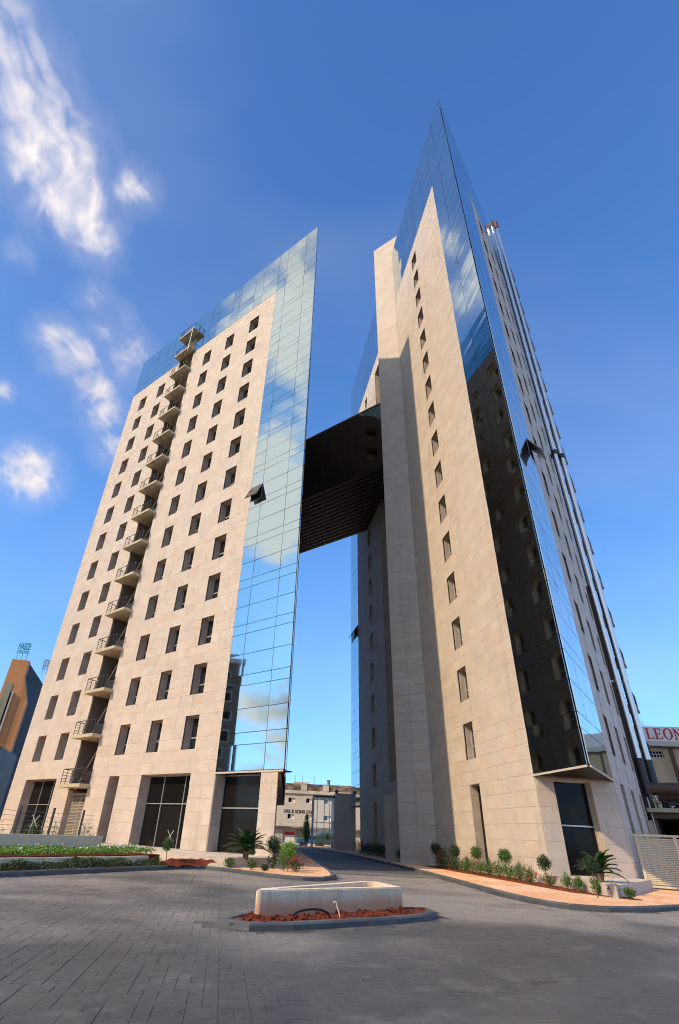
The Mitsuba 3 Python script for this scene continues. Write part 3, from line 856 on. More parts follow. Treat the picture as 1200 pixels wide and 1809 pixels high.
put(BR + '__body', kprism(0.04, BW, BZ + 0.3, BT - 0.05), 'frame_dark')
ks = [K0 + (K1 - K0) * i / 10 for i in range(11)]
for a, b in zip(ks[:-1], ks[1:]):
    for c, e in zip((BZ + .3, 39.6, 42.3, 44.9), (39.6, 42.3, 44.9, BT)):
        MB().hexa(pane_hexa(BF, dK, nK, a, b, c, e, 0.0, grng)[1]).put(BR + '__glass_pane', 'bridge_glass')
put(BR + '__roof_edge', kprism(-0.1, BW + .1, BT, BT + 0.12), 'aluminium')
for i in range(15):
    o = 0.05 + i * (BW - 0.3) / 14
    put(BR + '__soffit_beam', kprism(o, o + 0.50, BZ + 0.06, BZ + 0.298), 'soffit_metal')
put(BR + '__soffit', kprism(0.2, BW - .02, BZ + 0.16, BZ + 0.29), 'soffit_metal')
# ------------------------------------------------------------------ plinths, beds
put('stone_plinth', wall_solid(P, dA, nA, -0.3, 14.2, -0.5, -0.012, -0.6, 3.45), 'stone', label='low pale stone plinth at the foot of the left tower under the palm', category='plinth')
corner = np.array([11.75, 22.55])
pp = [corner, corner + 7.6 * az(-7.5) + 0.0, C + 0.25 * dL + 0.02 * nL, EC + 0.1 * dR, corner + 4.3 * az(62)]
put('stone_plinth', prism([corner, C - 0.4 * dL + 0.35 * nL, C + 2 * dL + 0.35 * nL, C + 2 * dL - 1.0 * nL, EC + 0.5 * dR - 0.8 * nR, EC - 0.2 * dR + 0.6 * nR], -0.5, 0.0), 'stone', label='low pale stone plinth at the sharp corner of the right tower', category='plinth')
bed = [C - 3.9 * dL + 1.45 * nL, C + 14 * dL + 1.35 * nL, C + 14 * dL - 0.1 * nL, C - 3.9 * dL - 0.1 * nL]
put('planting_bed', prism(bed, -0.5, ZP + 0.03), 'soil', kind='structure')
BEDFRONT = [C - 3.9 * dL + 1.45 * nL, C + 14 * dL + 1.35 * nL]
# left beds: kerb bed, low wall, flower bed, high wall
uL = np.array([4.15, 8.15]); uL /= np.linalg.norm(uL); vL = np.array([-uL[1], uL[0]])
K = np.array([-9.5, 20.65])


def lw(s, o):
    return K + s * uL + o * vL


kerb('left_bed', [tuple(lw(-10, 0)), tuple(lw(0, 0)), tuple(lw(9.1, 0))], 1, z1=ZP + 0.03)
labels['left_bed'] = {'kind': 'structure'}
put('left_bed__soil', prism([lw(-10, 0.2), lw(9.6, 0.2), lw(9.6, 1.3), lw(-10, 1.3)], -0.5, -0.40), 'soil')
wl = put('retaining_wall', prism([lw(-10, 1.25), lw(8.6, 1.25), lw(8.6, 1.45), lw(-10, 1.45)], -0.5, -0.06), 'concrete', label='lower concrete wall of the left flower bed behind the black kerb', category='wall')
put('flower_bed', prism([lw(-10, 1.455), lw(9.6, 1.455), lw(9.6, 3.4), lw(-10, 3.4)], -0.5, -0.02), 'soil', kind='structure')
put('retaining_wall', prism([lw(-10, 3.4), lw(7.6, 3.4), lw(7.6, 3.65), lw(-10, 3.65)], -0.5, 0.62), 'concrete', label='taller concrete wall behind the bright flower bed on the left', category='wall')
put('tower_forecourt', prism([lw(-10, 3.66), lw(8.2, 3.66), P + 14.0 * dA + 1.0 * nA, P + 33 * dA + 0.3 * nA, P + 40 * dA + 8 * nA], -0.55, -0.02), 'pavement', kind='structure')
fence = thing('wire_fence', 'black fence posts strung with thin wires on top of the left wall', 'fence')
fp = [(2.8, 3.52), (4.5, 3.52), (6.2, 3.52)]
for s, o in fp:
    b = lw(s, o)
    MB().box(b[0] - .04, b[1] - .04, .55, b[0] + .04, b[1] + .04, 1.62).put(fence + '__post', 'dark_metal')
for i in range(5):
    z = .75 + i * .17
    MB().bar((*lw(-6, 3.52), z), (*lw(6.9, 3.52), z), .006, 4).put(fence + '__wire', 'sign_grey')
# ------------------------------------------------------------------ foreground island with concrete trough
iso = np.array(isl.exterior.coords)[:-1]
put('island_soil', trimesh.creation.extrude_polygon(isl.buffer(-0.15), 0.001, engine='earcut').apply_translation((0, 0, ZP - 0.06)), 'soil', kind='structure')
ic = list(isl.exterior.coords)
if not isl.exterior.is_ccw: ic = ic[::-1]
kerb('traffic_island', ic, 1, z1=ZP + 0.0)
labels['traffic_island'] = {'kind': 'structure'}


def rough_sheet(poly, z, amp, step, seed, bulge=0.0):
    """a bumpy soil surface inside a polygon"""
    x0, y0, x1, y1 = poly.bounds
    xs, ys = np.arange(x0, x1 + step, step), np.arange(y0, y1 + step, step)
    X, Y = np.meshgrid(xs, ys, indexing='ij')
    ins = np.array([poly.buffer(step * .9).contains(Point(a, b)) for a, b in zip(X.ravel(), Y.ravel())]).reshape(X.shape)
    Z = z + amp * (meshkit.fbm(np.stack([X * 4, Y * 4, X * 0], -1), 4, seed) - 0.4)
    if bulge:
        dd = np.array([poly.exterior.distance(Point(a, b)) for a, b in zip(X.ravel(), Y.ravel())]).reshape(X.shape)
        Z = Z + bulge * np.clip(dd / 0.5, 0, 1)
    v = np.stack([X, Y, Z], -1).reshape(-1, 3); n = len(ys)
    f = [[a * n + b, (a + 1) * n + b, (a + 1) * n + b + 1, a * n + b + 1] for a in range(len(xs) - 1) for b in range(n - 1) if ins[a, b] and ins[a + 1, b] and ins[a, b + 1] and ins[a + 1, b + 1]]
    return (v, np.array(f))


put('traffic_island__soil', rough_sheet(isl.buffer(-0.16), ZP - 0.03, 0.10, 0.07, 3), 'soil', smooth=True)
cl = MB()
for i in range(170):
    while True:
        p = np.array([rng.uniform(-1.3, 3.7), rng.uniform(12.5, 16.9)])
        if isl.buffer(-0.22).contains(Point(p)): break
    r = rng.uniform(0.012, 0.045)
    ic_ = trimesh.creation.icosphere(1, r)
    vv = np.array(ic_.vertices) * [1, 1, .7] * (1 + 0.35 * nrg.standard_normal((len(ic_.vertices), 1))) + [*p, ZP - 0.0 + 0.01]
    cl.tri(vv, np.array(ic_.faces), np.full((len(vv), 2), .5))
cl.put('traffic_island__soil_clods', 'soil', kind='stuff')
# concrete trough: narrow at the left end, wide at the right
tro = Polygon([(-0.80, 13.40), (2.86, 16.22), (2.42, 17.72), (1.95, 17.62), (-0.66, 13.98)])
outer = tro.buffer(-0.08).buffer(0.08)
inner = tro.buffer(-0.19).buffer(-0.05).buffer(0.05)
ZTR = 0.03
ring = outer.difference(inner)
tb = m3.Manifold.extrude(m3.CrossSection([list(outer.exterior.coords)[:-1] if outer.exterior.is_ccw else list(outer.exterior.coords)[::-1][:-1]]), ZTR + 0.5).translate((0, 0, -0.5))
ti = m3.Manifold.extrude(m3.CrossSection([list(inner.exterior.coords)[:-1] if inner.exterior.is_ccw else list(inner.exterior.coords)[::-1][:-1]]), 1.0).translate((0, 0, -0.22))
tb2 = m3.Manifold.extrude(m3.CrossSection([list(outer.buffer(-0.025).exterior.coords)[:-1] if outer.exterior.is_ccw else list(outer.buffer(-0.025).exterior.coords)[::-1][:-1]]), 0.025).translate((0, 0, ZTR))
tm = meshkit.arrays((tb + tb2) - ti)[0:2]
TR = put('concrete_planter', tm, 'concrete', uv=np.tile([[-0.42, .5]], (len(tm[0]), 1)), label='long wedge shaped concrete planter trough standing on the red soil island in front', category='planter')
put(TR + '__soil', rough_sheet(inner.buffer(0.02), -0.24, 0.05, 0.12, 5), 'soil', smooth=True)
# bent hose and stick in the soil before the trough
t = np.linspace(0, math.pi, 14)
hp = [(0.02 + 0.42 * (1 - math.cos(a)) , 13.35 + 0.30 * (1 - math.cos(a)), ZP - 0.03 + 0.17 * math.sin(a) ** 0.8) for a in t]
MB().poly(hp, 0.022, 6).put('hose', 'rubber', smooth=60, label='dark hose bent in an arc out of the red soil before the planter', category='hose')
MB().bar((1.10, 13.95, ZP - .05), (0.98, 13.93, ZP + .27), 0.016, 6).bar((0.98, 13.93, ZP + .27), (0.93, 13.9, ZP + .25), 0.014, 6).put('stake', 'bamboo', label='short pale stake leaning in the red soil beside the bent hose', category='stake')

# ------------------------------------------------------------------ planting


def leaves(m, centers, size, spread, rnd, up=0.3, aspect=0.5, jitter=0.3):
    """small leaf faces, each two triangles with a fold"""
    n = len(centers)
    c = np.asarray(centers)
    d = rnd.standard_normal((n, 3)); d[:, 2] += up; d /= np.linalg.norm(d, axis=1, keepdims=True)
    a = np.cross(d, rnd.standard_normal((n, 3))); a /= np.linalg.norm(a, axis=1, keepdims=True)
    nn = np.cross(a, d)
    L = size * (1 + jitter * rnd.standard_normal((n, 1))).clip(0.4, 2)
    W = L * aspect
    v = np.stack([c - d * L / 2, c + a * W / 2 + nn * L * .08, c + d * L / 2, c - a * W / 2 + nn * L * .08], 1).reshape(-1, 3)
    f = np.arange(4 * n).reshape(n, 4)
    uv = np.repeat(np.stack([rnd.random(n), rnd.random(n)], -1), 4, 0)
    m.tri(v, f, uv)
    return m


def ball_points(n, r, rnd, shell=0.55):
    d = rnd.standard_normal((n, 3)); d /= np.linalg.norm(d, axis=1, keepdims=True)
    rr = r * (shell + (1 - shell) * rnd.random((n, 1)))
    lump = 0.86 + 0.28 * meshkit.fbm(d * 2.2 + rnd.random(3) * 20, 3, 2)[:, None]
    return d * rr * lump


def topiary(x, y, zb, zc, r, mat, label, n=1500, wisp=0.15, dens=1.0):
    k = thing('topiary_tree', label, 'tree', 'ball topped trees by the pavements')
    rd = np.random.default_rng(int(abs(x * 1000 + y * 77)) + 1)
    lean = rd.normal(0, .02, 2)
    MB().bar((x, y, zb), (x + lean[0], y + lean[1], zc), 0.022, 7, 0.016).put(k + '__trunk', 'wood')
    pts = ball_points(int(n * dens), r, rd) + [x + lean[0], y + lean[1], zc]
    ex = ball_points(int(n * wisp), r * 1.18, rd, .85) + [x + lean[0], y + lean[1], zc]
    m = MB(); leaves(m, np.vstack([pts, ex]), 0.055, 0, rd)
    core = trimesh.creation.icosphere(2, r * 0.62); cv = np.array(core.vertices) * (0.85 + 0.3 * rd.random((len(core.vertices), 1))) + [x, y, zc]
    m.tri(cv, np.array(core.faces), np.tile([[0.0, .5]], (len(cv), 1)))
    m.put(k + '__crown', mat)
    return k


TOPI = [(9.54, 40.68, .66, .36, 'leaf_dark', 'ball tree farthest along the stone wall, dark and half hidden by shrubs'),
        (9.92, 37.42, .62, .36, 'leaf_dark', 'second ball tree from the far end, dark crown in front of the wall'),
        (10.29, 34.33, .62, .33, 'leaf_mid', 'brighter ball tree just left of the tall slit in the stone wall'),
        (10.70, 30.84, .60, .33, 'leaf_mid', 'ball tree just right of the tall slit in the stone wall'),
        (11.15, 27.07, .48, .27, 'leaf_dark', 'ragged ball tree at the corner of the right tower, uneven crown'),
        (10.95, 22.45, .60, .26, 'leaf_dark', 'thin ball tree nearest the gate, in front of the palm')]
for x, y, zc, r, mat, lab in TOPI:
    topiary(x, y, -.42, zc, r, mat, lab, dens=0.6 if 'ragged' in lab or 'thin' in lab else 1.0, wisp=.3 if 'ragged' in lab else .12)
topiary(-0.22, 29.3, -.40, .42, .38, 'leaf_bright', 'bright green ball tree on the kerb corner of the left tower', n=2000)
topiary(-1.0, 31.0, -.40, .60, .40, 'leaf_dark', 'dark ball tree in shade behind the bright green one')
topiary(-5.9, 28.9, -.40, .43, .26, 'leaf_mid', 'small ball tree staked in red soil before the left entrance', n=1100)


def shrub(x, y, zb, w, h, mat, label, red=0, n=420, group=None, leafs=0.07):
    k = thing('shrub', label, 'shrub', group)
    rd = np.random.default_rng(int(abs(x * 991 + y * 313)) + 3)
    pts = ball_points(n, 1.0, rd, .3) * [w, w, h / 2] + [x, y, zb + h * .52]
    m = MB(); leaves(m, pts, leafs, 0, rd, .6)
    for i in range(9):
        a = rd.normal(0, .5, 2) * w
        m.bar((x, y, zb), (x + a[0], y + a[1], zb + h * rd.uniform(.75, 1.15)), .006, 4)
    m.put(k + '__foliage', mat)
    if red:
        fm = MB()
        fp = ball_points(red, 1.0, rd, .8) * [w, w, h / 2] + [x, y, zb + h * .6]
        leaves(fm, np.repeat(fp, 5, 0) + rd.normal(0, .02, (red * 5, 3)), .055, 0, rd, .3, .8)
        fm.put(k + '__flowers', 'flower_red', kind='stuff')
    return k


SG = 'low shrubs in the bed along the right tower'
def bedp(t, o):
    w = C + t * dL + o * nL
    return w[0], w[1]


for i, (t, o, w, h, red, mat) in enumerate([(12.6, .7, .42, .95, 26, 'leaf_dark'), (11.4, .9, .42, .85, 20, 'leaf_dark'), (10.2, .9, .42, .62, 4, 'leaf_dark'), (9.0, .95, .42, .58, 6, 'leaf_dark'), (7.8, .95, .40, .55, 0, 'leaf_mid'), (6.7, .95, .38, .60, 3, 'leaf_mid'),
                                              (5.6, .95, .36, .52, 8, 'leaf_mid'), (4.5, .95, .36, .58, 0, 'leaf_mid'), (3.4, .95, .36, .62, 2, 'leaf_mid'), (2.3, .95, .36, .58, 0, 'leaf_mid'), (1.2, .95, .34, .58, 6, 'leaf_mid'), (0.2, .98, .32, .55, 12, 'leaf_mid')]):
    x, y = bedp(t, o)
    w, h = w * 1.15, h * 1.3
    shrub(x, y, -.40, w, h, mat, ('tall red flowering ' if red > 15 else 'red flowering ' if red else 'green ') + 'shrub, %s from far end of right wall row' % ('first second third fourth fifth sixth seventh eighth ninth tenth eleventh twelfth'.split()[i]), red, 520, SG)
for i, (t, o, w, h, red, mat, lab) in enumerate([(-1.6, 1.05, .27, .50, 16, 'leaf_mid', 'red flowering shrub under the ragged ball tree'), (-2.75, .95, .25, .60, 0, 'leaf_mid', 'upright green shrub before the plinth, right of the red flowers'), (-3.6, .95, .22, .55, 0, 'leaf_mid', 'narrow green shrub in front of the plinth, second of three'), (-4.55, .85, .24, .58, 0, 'leaf_mid', 'green shrub under the dark entrance glass, third of three'), (-5.3, .62, .22, .42, 3, 'leaf_dark', 'low dark shrub at the trunk of the thin ball tree'), (-5.75, .35, .22, .36, 0, 'leaf_mid', 'last low shrub at the right end by the plinth corner')]):
    x, y = bedp(t, o)
    shrub(x, y, -.38, w, h, mat, lab, red, 380)
put('planting_bed', prism([C - 6.1 * dL + .15 * nL, C - 6.1 * dL + 0.5 * nL, C - 3.9 * dL + 1.4 * nL, C - 3.9 * dL + .2 * nL], -.5, ZP + .02), 'soil', kind='structure')
# shrubs at the left corner
for x, y, w, h, red, mat, lab in ((0.12, 28.5, .42, .55, 30, 'leaf_dark', 'dark red flowering shrub under the bright ball tree'), (-0.42, 28.75, .38, .75, 0, 'leaf_mid', 'green upright shrub beside the plinth corner of the left tower'), (-0.95, 30.4, .45, .6, 0, 'leaf_dark', 'dark shrub in shade behind the left plinth corner'),
                                  (-1.9, 28.6, .28, .42, 0, 'leaf_mid', 'small rose bush in front of the left plinth'), (-3.0, 29.4, .30, .40, 0, 'leaf_mid', 'round little bush at the left end of the plinth front'), (-1.25, 28.2, .2, .25, 0, 'leaf_dark', 'tiny plant near the right end of the left plinth')):
    shrub(x, y, ZP, w, h, mat, lab, red, 420)
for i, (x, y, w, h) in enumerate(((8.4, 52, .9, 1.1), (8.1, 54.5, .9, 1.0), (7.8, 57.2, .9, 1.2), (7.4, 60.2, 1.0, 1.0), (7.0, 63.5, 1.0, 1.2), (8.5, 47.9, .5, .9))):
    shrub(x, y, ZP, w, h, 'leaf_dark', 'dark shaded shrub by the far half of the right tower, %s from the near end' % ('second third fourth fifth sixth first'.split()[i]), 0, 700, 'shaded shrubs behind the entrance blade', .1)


def palm(x, y, z, L, n, label):
    k = thing('palm', label, 'palm')
    rd = np.random.default_rng(int(abs(x * 100)) + 9)
    tr = MB().bar((x, y, z - .1), (x, y, z + .28), .13, 9, .15)
    tr.put(k + '__trunk', 'wood')
    for i in range(n):
        a = 2.399 * i + rd.normal(0, .1); el = math.radians(75 - 62 * (i / n) + rd.normal(0, 5))
        l = L * rd.uniform(.85, 1.1)
        m = MB(); pts = []
        h = np.array([math.cos(a), math.sin(a)])
        for s in np.linspace(0, 1, 9):
            bend = el - s * 0.95
            pts.append(None)
        p = np.array([x, y, z + .28]); pp = [p]
        for s in range(8):
            e = el - 1.0 * (s / 8) ** 1.3
            p = p + l / 8 * np.array([h[0] * math.cos(e), h[1] * math.cos(e), math.sin(e)]); pp.append(p)
        m.poly(pp, .010, 4)
        side = np.array([-h[1], h[0], 0])
        V, Fc, U = [], [], []
        for s in np.linspace(.10, .99, 40):
            q = s * 8; b = int(min(q, 7)); c = pp[b] + (pp[b + 1] - pp[b]) * (q - b)
            td = (pp[b + 1] - pp[b]) / np.linalg.norm(pp[b + 1] - pp[b])
            ll = .20 * L * math.sin(math.pi * (0.12 + .86 * s)) ** .6
            for sg in (1, -1):
                tip = c + ll * (side * sg * .85 + td * .5 + np.array([0, 0, .22]))
                w = td * .026
                o = len(V); V += [c - w, c + w, tip, tip]; Fc.append([o, o + 1, o + 2, o + 2]); U += [[rd.random(), .5]] * 4
        m.tri(np.array(V), np.array(Fc), np.array(U))
        m.put(k + '__frond', 'leaf_palm')


palm(-2.35, 30.5, 0.0, 1.2, 36, 'spreading dark green palm on the plinth of the left tower')
palm(12.25, 24.6, 0.0, 1.0, 28, 'palm in front of the dark glass at the corner of the right tower')
# bright flower bed and dark ground cover on the left
rd = np.random.default_rng(31)
m = MB(); fw = MB()
N = 15000
s = rd.uniform(-9.8, 9.4, N); o = rd.uniform(1.5, 3.36, N)
hh = 0.30 * (0.35 + 0.9 * meshkit.fbm(np.stack([s * 1.7, o * 1.7, s * 0], -1), 3, 4))
pos = K + s[:, None] * uL + o[:, None] * vL
z = -0.02 + hh * rd.random(N) ** .5
leaves(m, np.column_stack([pos, z]), .085, 0, rd, .8)
m.put('flower_bed__bedding_plants', 'leaf_bright', kind='stuff')
pk = rd.random(N) < np.where(s > 4.5, .05, .012)
pk &= z > .12
leaves(fw, np.repeat(np.column_stack([pos, z + .05])[pk], 4, 0) + rd.normal(0, .012, (pk.sum() * 4, 3)), .05, 0, rd, .9, .9)
fw.put('flower_bed__white_flowers', 'flower_white', kind='stuff')
m = MB(); N = 15000
s = rd.uniform(-9.8, 8.8, N); o = rd.uniform(.22, 1.2, N)
cl = meshkit.fbm(np.stack([s * 1.1, o * 1.3, s * 0], -1), 3, 14)
hh = np.clip(cl - .25, 0.02, 1) * .62
pos = K + s[:, None] * uL + o[:, None] * vL
leaves(m, np.column_stack([pos, -.40 + hh * rd.random(N) ** .6]), .075, 0, rd, .7)
m.put('left_bed__ground_cover', 'leaf_dark', kind='stuff')
# staked saplings behind the taller wall
for i, (s_, h, lab) in enumerate(((0.6, 1.25, 'staked sapling by the leftmost ground floor window'), (2.2, .95, 'bushy plant behind the wall, left of the first fence post'), (4.2, 1.2, 'thin sapling left of the middle fence post'), (5.35, 1.15, 'sapling with pale stakes in front of the narrow window'), (7.15, 1.05, 'sapling with crossed stakes at the right end of the wall'))):
    b = lw(s_, 4.2)
    k = thing('sapling', lab, 'sapling')
    rd2 = np.random.default_rng(50 + i)
    m = MB().bar((*b, -.05), (*b, h), .012, 5)
    for j in range(7):
        aa = rd2.normal(0, .28, 2)
        m.bar((*b, .15 * j), (*(b + aa), .35 + .12 * j), .006, 4)
    leaves(m, rd2.normal(0, 1, (260, 3)) * [.26, .26, .22] + [*b, .62], .09, 0, rd2, .8, .35)
    m.put(k + '__foliage', 'leaf_mid')
    if i != 1:
        for sg in (-1, 1):
            MB().bar((b[0] - .16 * sg, b[1], h - .35), (b[0] + .16 * sg, b[1], h + .12), .016, 5).put(k + '__stake', 'bamboo')
bs = np.array([-5.9, 28.9])
for sg in (-1, 1):
    MB().bar((bs[0] - .13 * sg, bs[1], .55), (bs[0] + .15 * sg, bs[1], 1.0), .016, 5).put('stake', 'bamboo', label=('pale stake leaning %s, one of the crossed pair above the small left ball tree' % ('right' if sg > 0 else 'left')), category='stake')
# heap of red soil at the end of the left beds
hx, hy = -5.0, 29.6
sp = Polygon([(-6.3, 28.6), (-5.5, 28.2), (-5.0, 28.9), (-4.2, 29.5), (-3.2, 29.9), (-3.4, 30.7), (-5.0, 31.2), (-6.4, 30.2)])
put('soil_heap', rough_sheet(sp, ZP - .02, .16, .10, 8, .22), 'soil', smooth=True, label='heap of dug red soil at the kerb before the left entrance', category='soil heap')
sp2 = Polygon([(-4.3, 29.5), (-3.0, 29.2), (-2.6, 29.8), (-3.4, 30.4), (-4.4, 30.3)])
put('sand_heap', rough_sheet(sp2, ZP - .03, .08, .10, 18, .18), 'slab', smooth=True, label='small pale heap of sand beside the dug red soil', category='sand heap')
# ------------------------------------------------------------------ gate and yard on the right
G0 = TIP + 6.9 * dR + 0.25 * nR
dG = az(124.5); nG = np.array([dG[1], -dG[0]])
if nG @ G0 > 0: nG = -nG
gate = thing('slatted_gate', 'beige slatted double gate beside the right tower', 'gate')
GZ0, GZ1 = ZP + .06, 1.70
m = MB()
for a in (0.0, 1.62, 3.3, 5.0, 6.6):
    m.wallbox(G0, dG, nG, a, a + .14, ZP, GZ1, -.05, .05)
m.wallbox(G0, dG, nG, -.45, 6.8, GZ1 + .002, GZ1 + .10, -.08, .08)
m.wallbox(G0, dG, nG, .14, 6.6, GZ0, GZ0 + .08, -.04, .04)
m.put(gate + '__frame', 'gate_paint')
for a, b in ((.14, 1.62), (1.76, 3.3), (3.44, 5.0), (5.14, 6.6)):
    for k in range(26):
        z = GZ0 + .12 + k * .0715
        if z + .05 > GZ1: break
        MB().hexa([(*(G0 + s * dG + o * nG), zz) for s, o, zz in ((a, .02, z), (b, .02, z), (b, -.02, z + .02), (a, -.02, z + .02), (a, .02, z + .042), (b, .02, z + .042), (b, -.02, z + .062), (a, -.02, z + .062))]).put(gate + '__slat', 'gate_paint')
MB().wallbox(G0, dG, nG, 1.66, 1.70, .6, .9, .05, .09).put(gate + '__handle', 'dark_metal')
# dark shed mouth at the far foot of the right side
shed = thing('utility_shed', 'dark open utility shed with pale rounded canopy behind the gate', 'shed')
so = TIP + 19.0 * dR
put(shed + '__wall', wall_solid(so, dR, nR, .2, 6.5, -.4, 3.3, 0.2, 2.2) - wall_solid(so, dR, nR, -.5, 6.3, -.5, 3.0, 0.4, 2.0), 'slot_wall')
put(shed + '__canopy', wall_solid(so, dR, nR, -.5, 6.6, 3.32, 3.55, 0.1, 2.6), 'slab')
put(shed + '__doorway', wall_solid(so, dR, nR, 5.8, 6.0, -.4, 2.95, 0.45, 1.95), 'interior')
MB().bar((*(so + .1 * dR + .25 * nR), -.4), (*(so + .1 * dR + .25 * nR), 4.2), .06, 8).put(shed + '__pipe', 'aluminium')
# pipe rack equipment
for i, (s_, o, z, l) in enumerate(((19.4, 1.4, 3.9, 2.2), (19.8, 1.7, 3.7, 1.6), (20.6, 1.2, 4.0, 2.6))):
    a = TIP + s_ * dR + o * nR
    MB().bar((*a, z), (*(a + nR * l), z - .25), .13, 8).bar((*a, z), (*a, z - .8), .10, 8).put(RT + '__pipe_elbow', 'dark_metal', smooth=50)
# ------------------------------------------------------------------ buildings round about


def face_frame(x, y, a):
    d = az(a); n = np.array([d[1], -d[0]])
    O = np.array([x, y])
    if n @ O > 0: n = -n
    return O, d, n


# building with the red lettered signboard (right)
O, d, n = face_frame(33.6, 55.0, 98.0)
wb = thing('workshop_building', 'tan workshop building with a red lettered white signboard on its roof edge', 'building')
put(wb + '__wall', wall_solid(O, d, n, -6, 30, -.6, 10.0, -14, 0) - wall_solid(O, d, n, 1.5, 2.66, 9.0, 9.62, -.4, .2), 'tan_plaster')
for a in (3.25, 7.2, 12.8):
    MB().wallbox(O, d, n, a, a + .34, -.5, 9.85, 0.003, 0.12).put(wb + '__pilaster', 'brown_paint')
MB().wallbox(O, d, n, -6.2, 30, 10.0, 10.4, -14.2, .4).put(wb + '__cornice', 'beige_plaster')
MB().wallbox(O, d, n, -6.0, 30, 9.86, 9.997, .003, .3).put(wb + '__gutter', 'dark_metal')
m = MB()
for i in range(5):
    m.wallbox(O, d, n, 1.5 + i * .28, 1.54 + i * .28, 9.0, 9.62, -.3, -.2)
for i in range(3):
    m.wallbox(O, d, n, 1.5, 2.66, 9.0 + i * .29, 9.04 + i * .29, -.295, -.195)
w_ = m.put(wb + '__window', 'white_paint')
MB().wallbox(O, d, n, 1.51, 2.65, 9.01, 9.61, -.36, -.34).put(w_ + '__pane', 'interior')
MB().wallbox(O, d, n, 1.0, 10, 10.44, 11.82, .15, .30).put(wb + '__signboard', 'sign_white')


def serif(ch, x, h):
    """roman capitals with thin and thick strokes"""
    t, T = .07 * h, .17 * h
    R = lambda a, b, c, e: sbox(x + a * h, b * h, x + c * h, e * h)
    s_ = lambda a, b, w=.16: sbox(x + (a - w) * h, b * h, x + (a + w) * h, (b + .05) * h)
    from shapely import union_all
    if ch == 'L':
        return union_all([R(.12, 0, .26, 1), s_(.19, 0), s_(.19, .95), R(.12, 0, .68, .06), R(.63, 0, .68, .26)]), .78
    if ch == 'E':
        return union_all([R(.12, 0, .26, 1), s_(.19, 0), s_(.19, .95), R(.12, 0, .70, .06), R(.65, 0, .70, .25), R(.12, .94, .66, 1), R(.61, .76, .66, 1), R(.2, .48, .52, .54), R(.48, .4, .53, .62)]), .82
    if ch == 'O':
        e = affinity.scale(Point(0, 0).buffer(1, 24), .42 * h, .53 * h); i = affinity.scale(Point(0, 0).buffer(1, 24), .27 * h, .47 * h)
        return affinity.translate(e.difference(i), x + .48 * h, .5 * h), .98
    if ch == 'N':
        return union_all([R(.14, 0, .20, 1), s_(.17, 0, .13), R(.72, 0, .78, 1), s_(.75, .95, .13), Polygon([(x + .06 * h, h), (x + .24 * h, h), (x + .78 * h, .0), (x + .70 * h, 0)])]), .95


def on_wall(shape, O, d, n, s, z, o, t=.05):
    ms = trimesh.util.concatenate([trimesh.creation.extrude_polygon(g_, t, engine='earcut') for g_ in getattr(shape, 'geoms', [shape])])
    v = np.array(ms.vertices)
    sgn = 1
    w = np.column_stack([O[0] + (s + v[:, 0]) * d[0] + (o + v[:, 2]) * n[0], O[1] + (s + v[:, 0]) * d[1] + (o + v[:, 2]) * n[1], z + v[:, 1]])
    f = np.array(ms.faces)
    return (w, f)


x = 0.0
for ch in 'LEON':
    sh, adv = serif(ch, 0, 1.0)
    put(wb + '__sign_letter', on_wall(sh, O, d, n, 1.42 + x, 10.64, .31), 'sign_red')
    x += adv * 1.0
m = MB()
for a, h in ((.9, 12.6), (.6, 11.9), (.3, 13.4)):
    q_ = O + a * d
    m.bar((*q_, 10.4), (*q_, h), .035, 5)
q_ = O + .9 * d
for z in (11.95, 12.25, 12.5):
    m.bar((*(q_ - .6 * d), z), (*(q_ + .8 * d), z - .25), .02, 4)
m.put('roof_aerial', 'sign_grey', label='thin metal aerials on the roof left of the red lettered sign', category='aerial')
# far building at the end of the street
O, d, n = face_frame(-14.0, 114.0, 92.0)
fb = thing('far_building', 'beige building with dark lettering at the far end of the street', 'building')
fbw = wall_solid(O, d, n, 0, 60, -.6, 8.3, -16, 0)
cutf, wf = [], []
for s_ in (12.57, 16.0, 19.6, 23.2, 28.0):
    for z in (3.45, 6.2):
        wf.append((s_, s_ + 1.3, z, z + .8)); cutf.append(wall_solid(O, d, n, s_, s_ + 1.3, z, z + .8, -.4, .2))
cutf.append(wall_solid(O, d, n, 11.8, 17.0, -.4, 1.85, -.5, .2))
put(fb + '__wall', fbw - m3.Manifold.batch_boolean(cutf, m3.OpType.Add), 'beige_plaster')
for h in wf:
    m = MB().wallbox(O, d, n, h[0], h[1], h[2], h[2] + .08, -.3, -.2).wallbox(O, d, n, (h[0] + h[1]) / 2 - .04, (h[0] + h[1]) / 2 + .04, h[2], h[3], -.3, -.2)
    w_ = m.put(fb + '__window', 'white_paint')
    MB().wallbox(O, d, n, h[0] + .01, (h[0] + h[1]) / 2 - .05, h[2] + .09, h[3] - .01, -.37, -.35).put(w_ + '__pane', 'interior')
    MB().wallbox(O, d, n, (h[0] + h[1]) / 2 + .05, h[1] - .01, h[2] + .09, h[3] - .01, -.33, -.31).put(w_ + '__pane', 'white_paint')
MB().wallbox(O, d, n, -.2, 60, 7.75, 8.1, .003, .35).put(fb + '__cornice', 'beige_plaster')
put(fb + '__parapet', wall_solid(O, d, n, 0, 60, 8.3, 9.5, -1.2, -.1), 'stained_roof')
for s_ in (14.9, 19.2):
    MB().wallbox(O, d, n, s_, s_ + 1.2, 8.32, 9.4, -.098, .12).put(fb + '__roof_panel', 'beige_plaster')
MB().wallbox(O, d, n, 0, 60, 2.0, 2.25, .003, .9).put(fb + '__awning', 'stained_roof')
MB().wallbox(O, d, n, 12.1, 14.1, -.4, .85, -.45, -.38).put(fb + '__shop_door', 'white_paint')
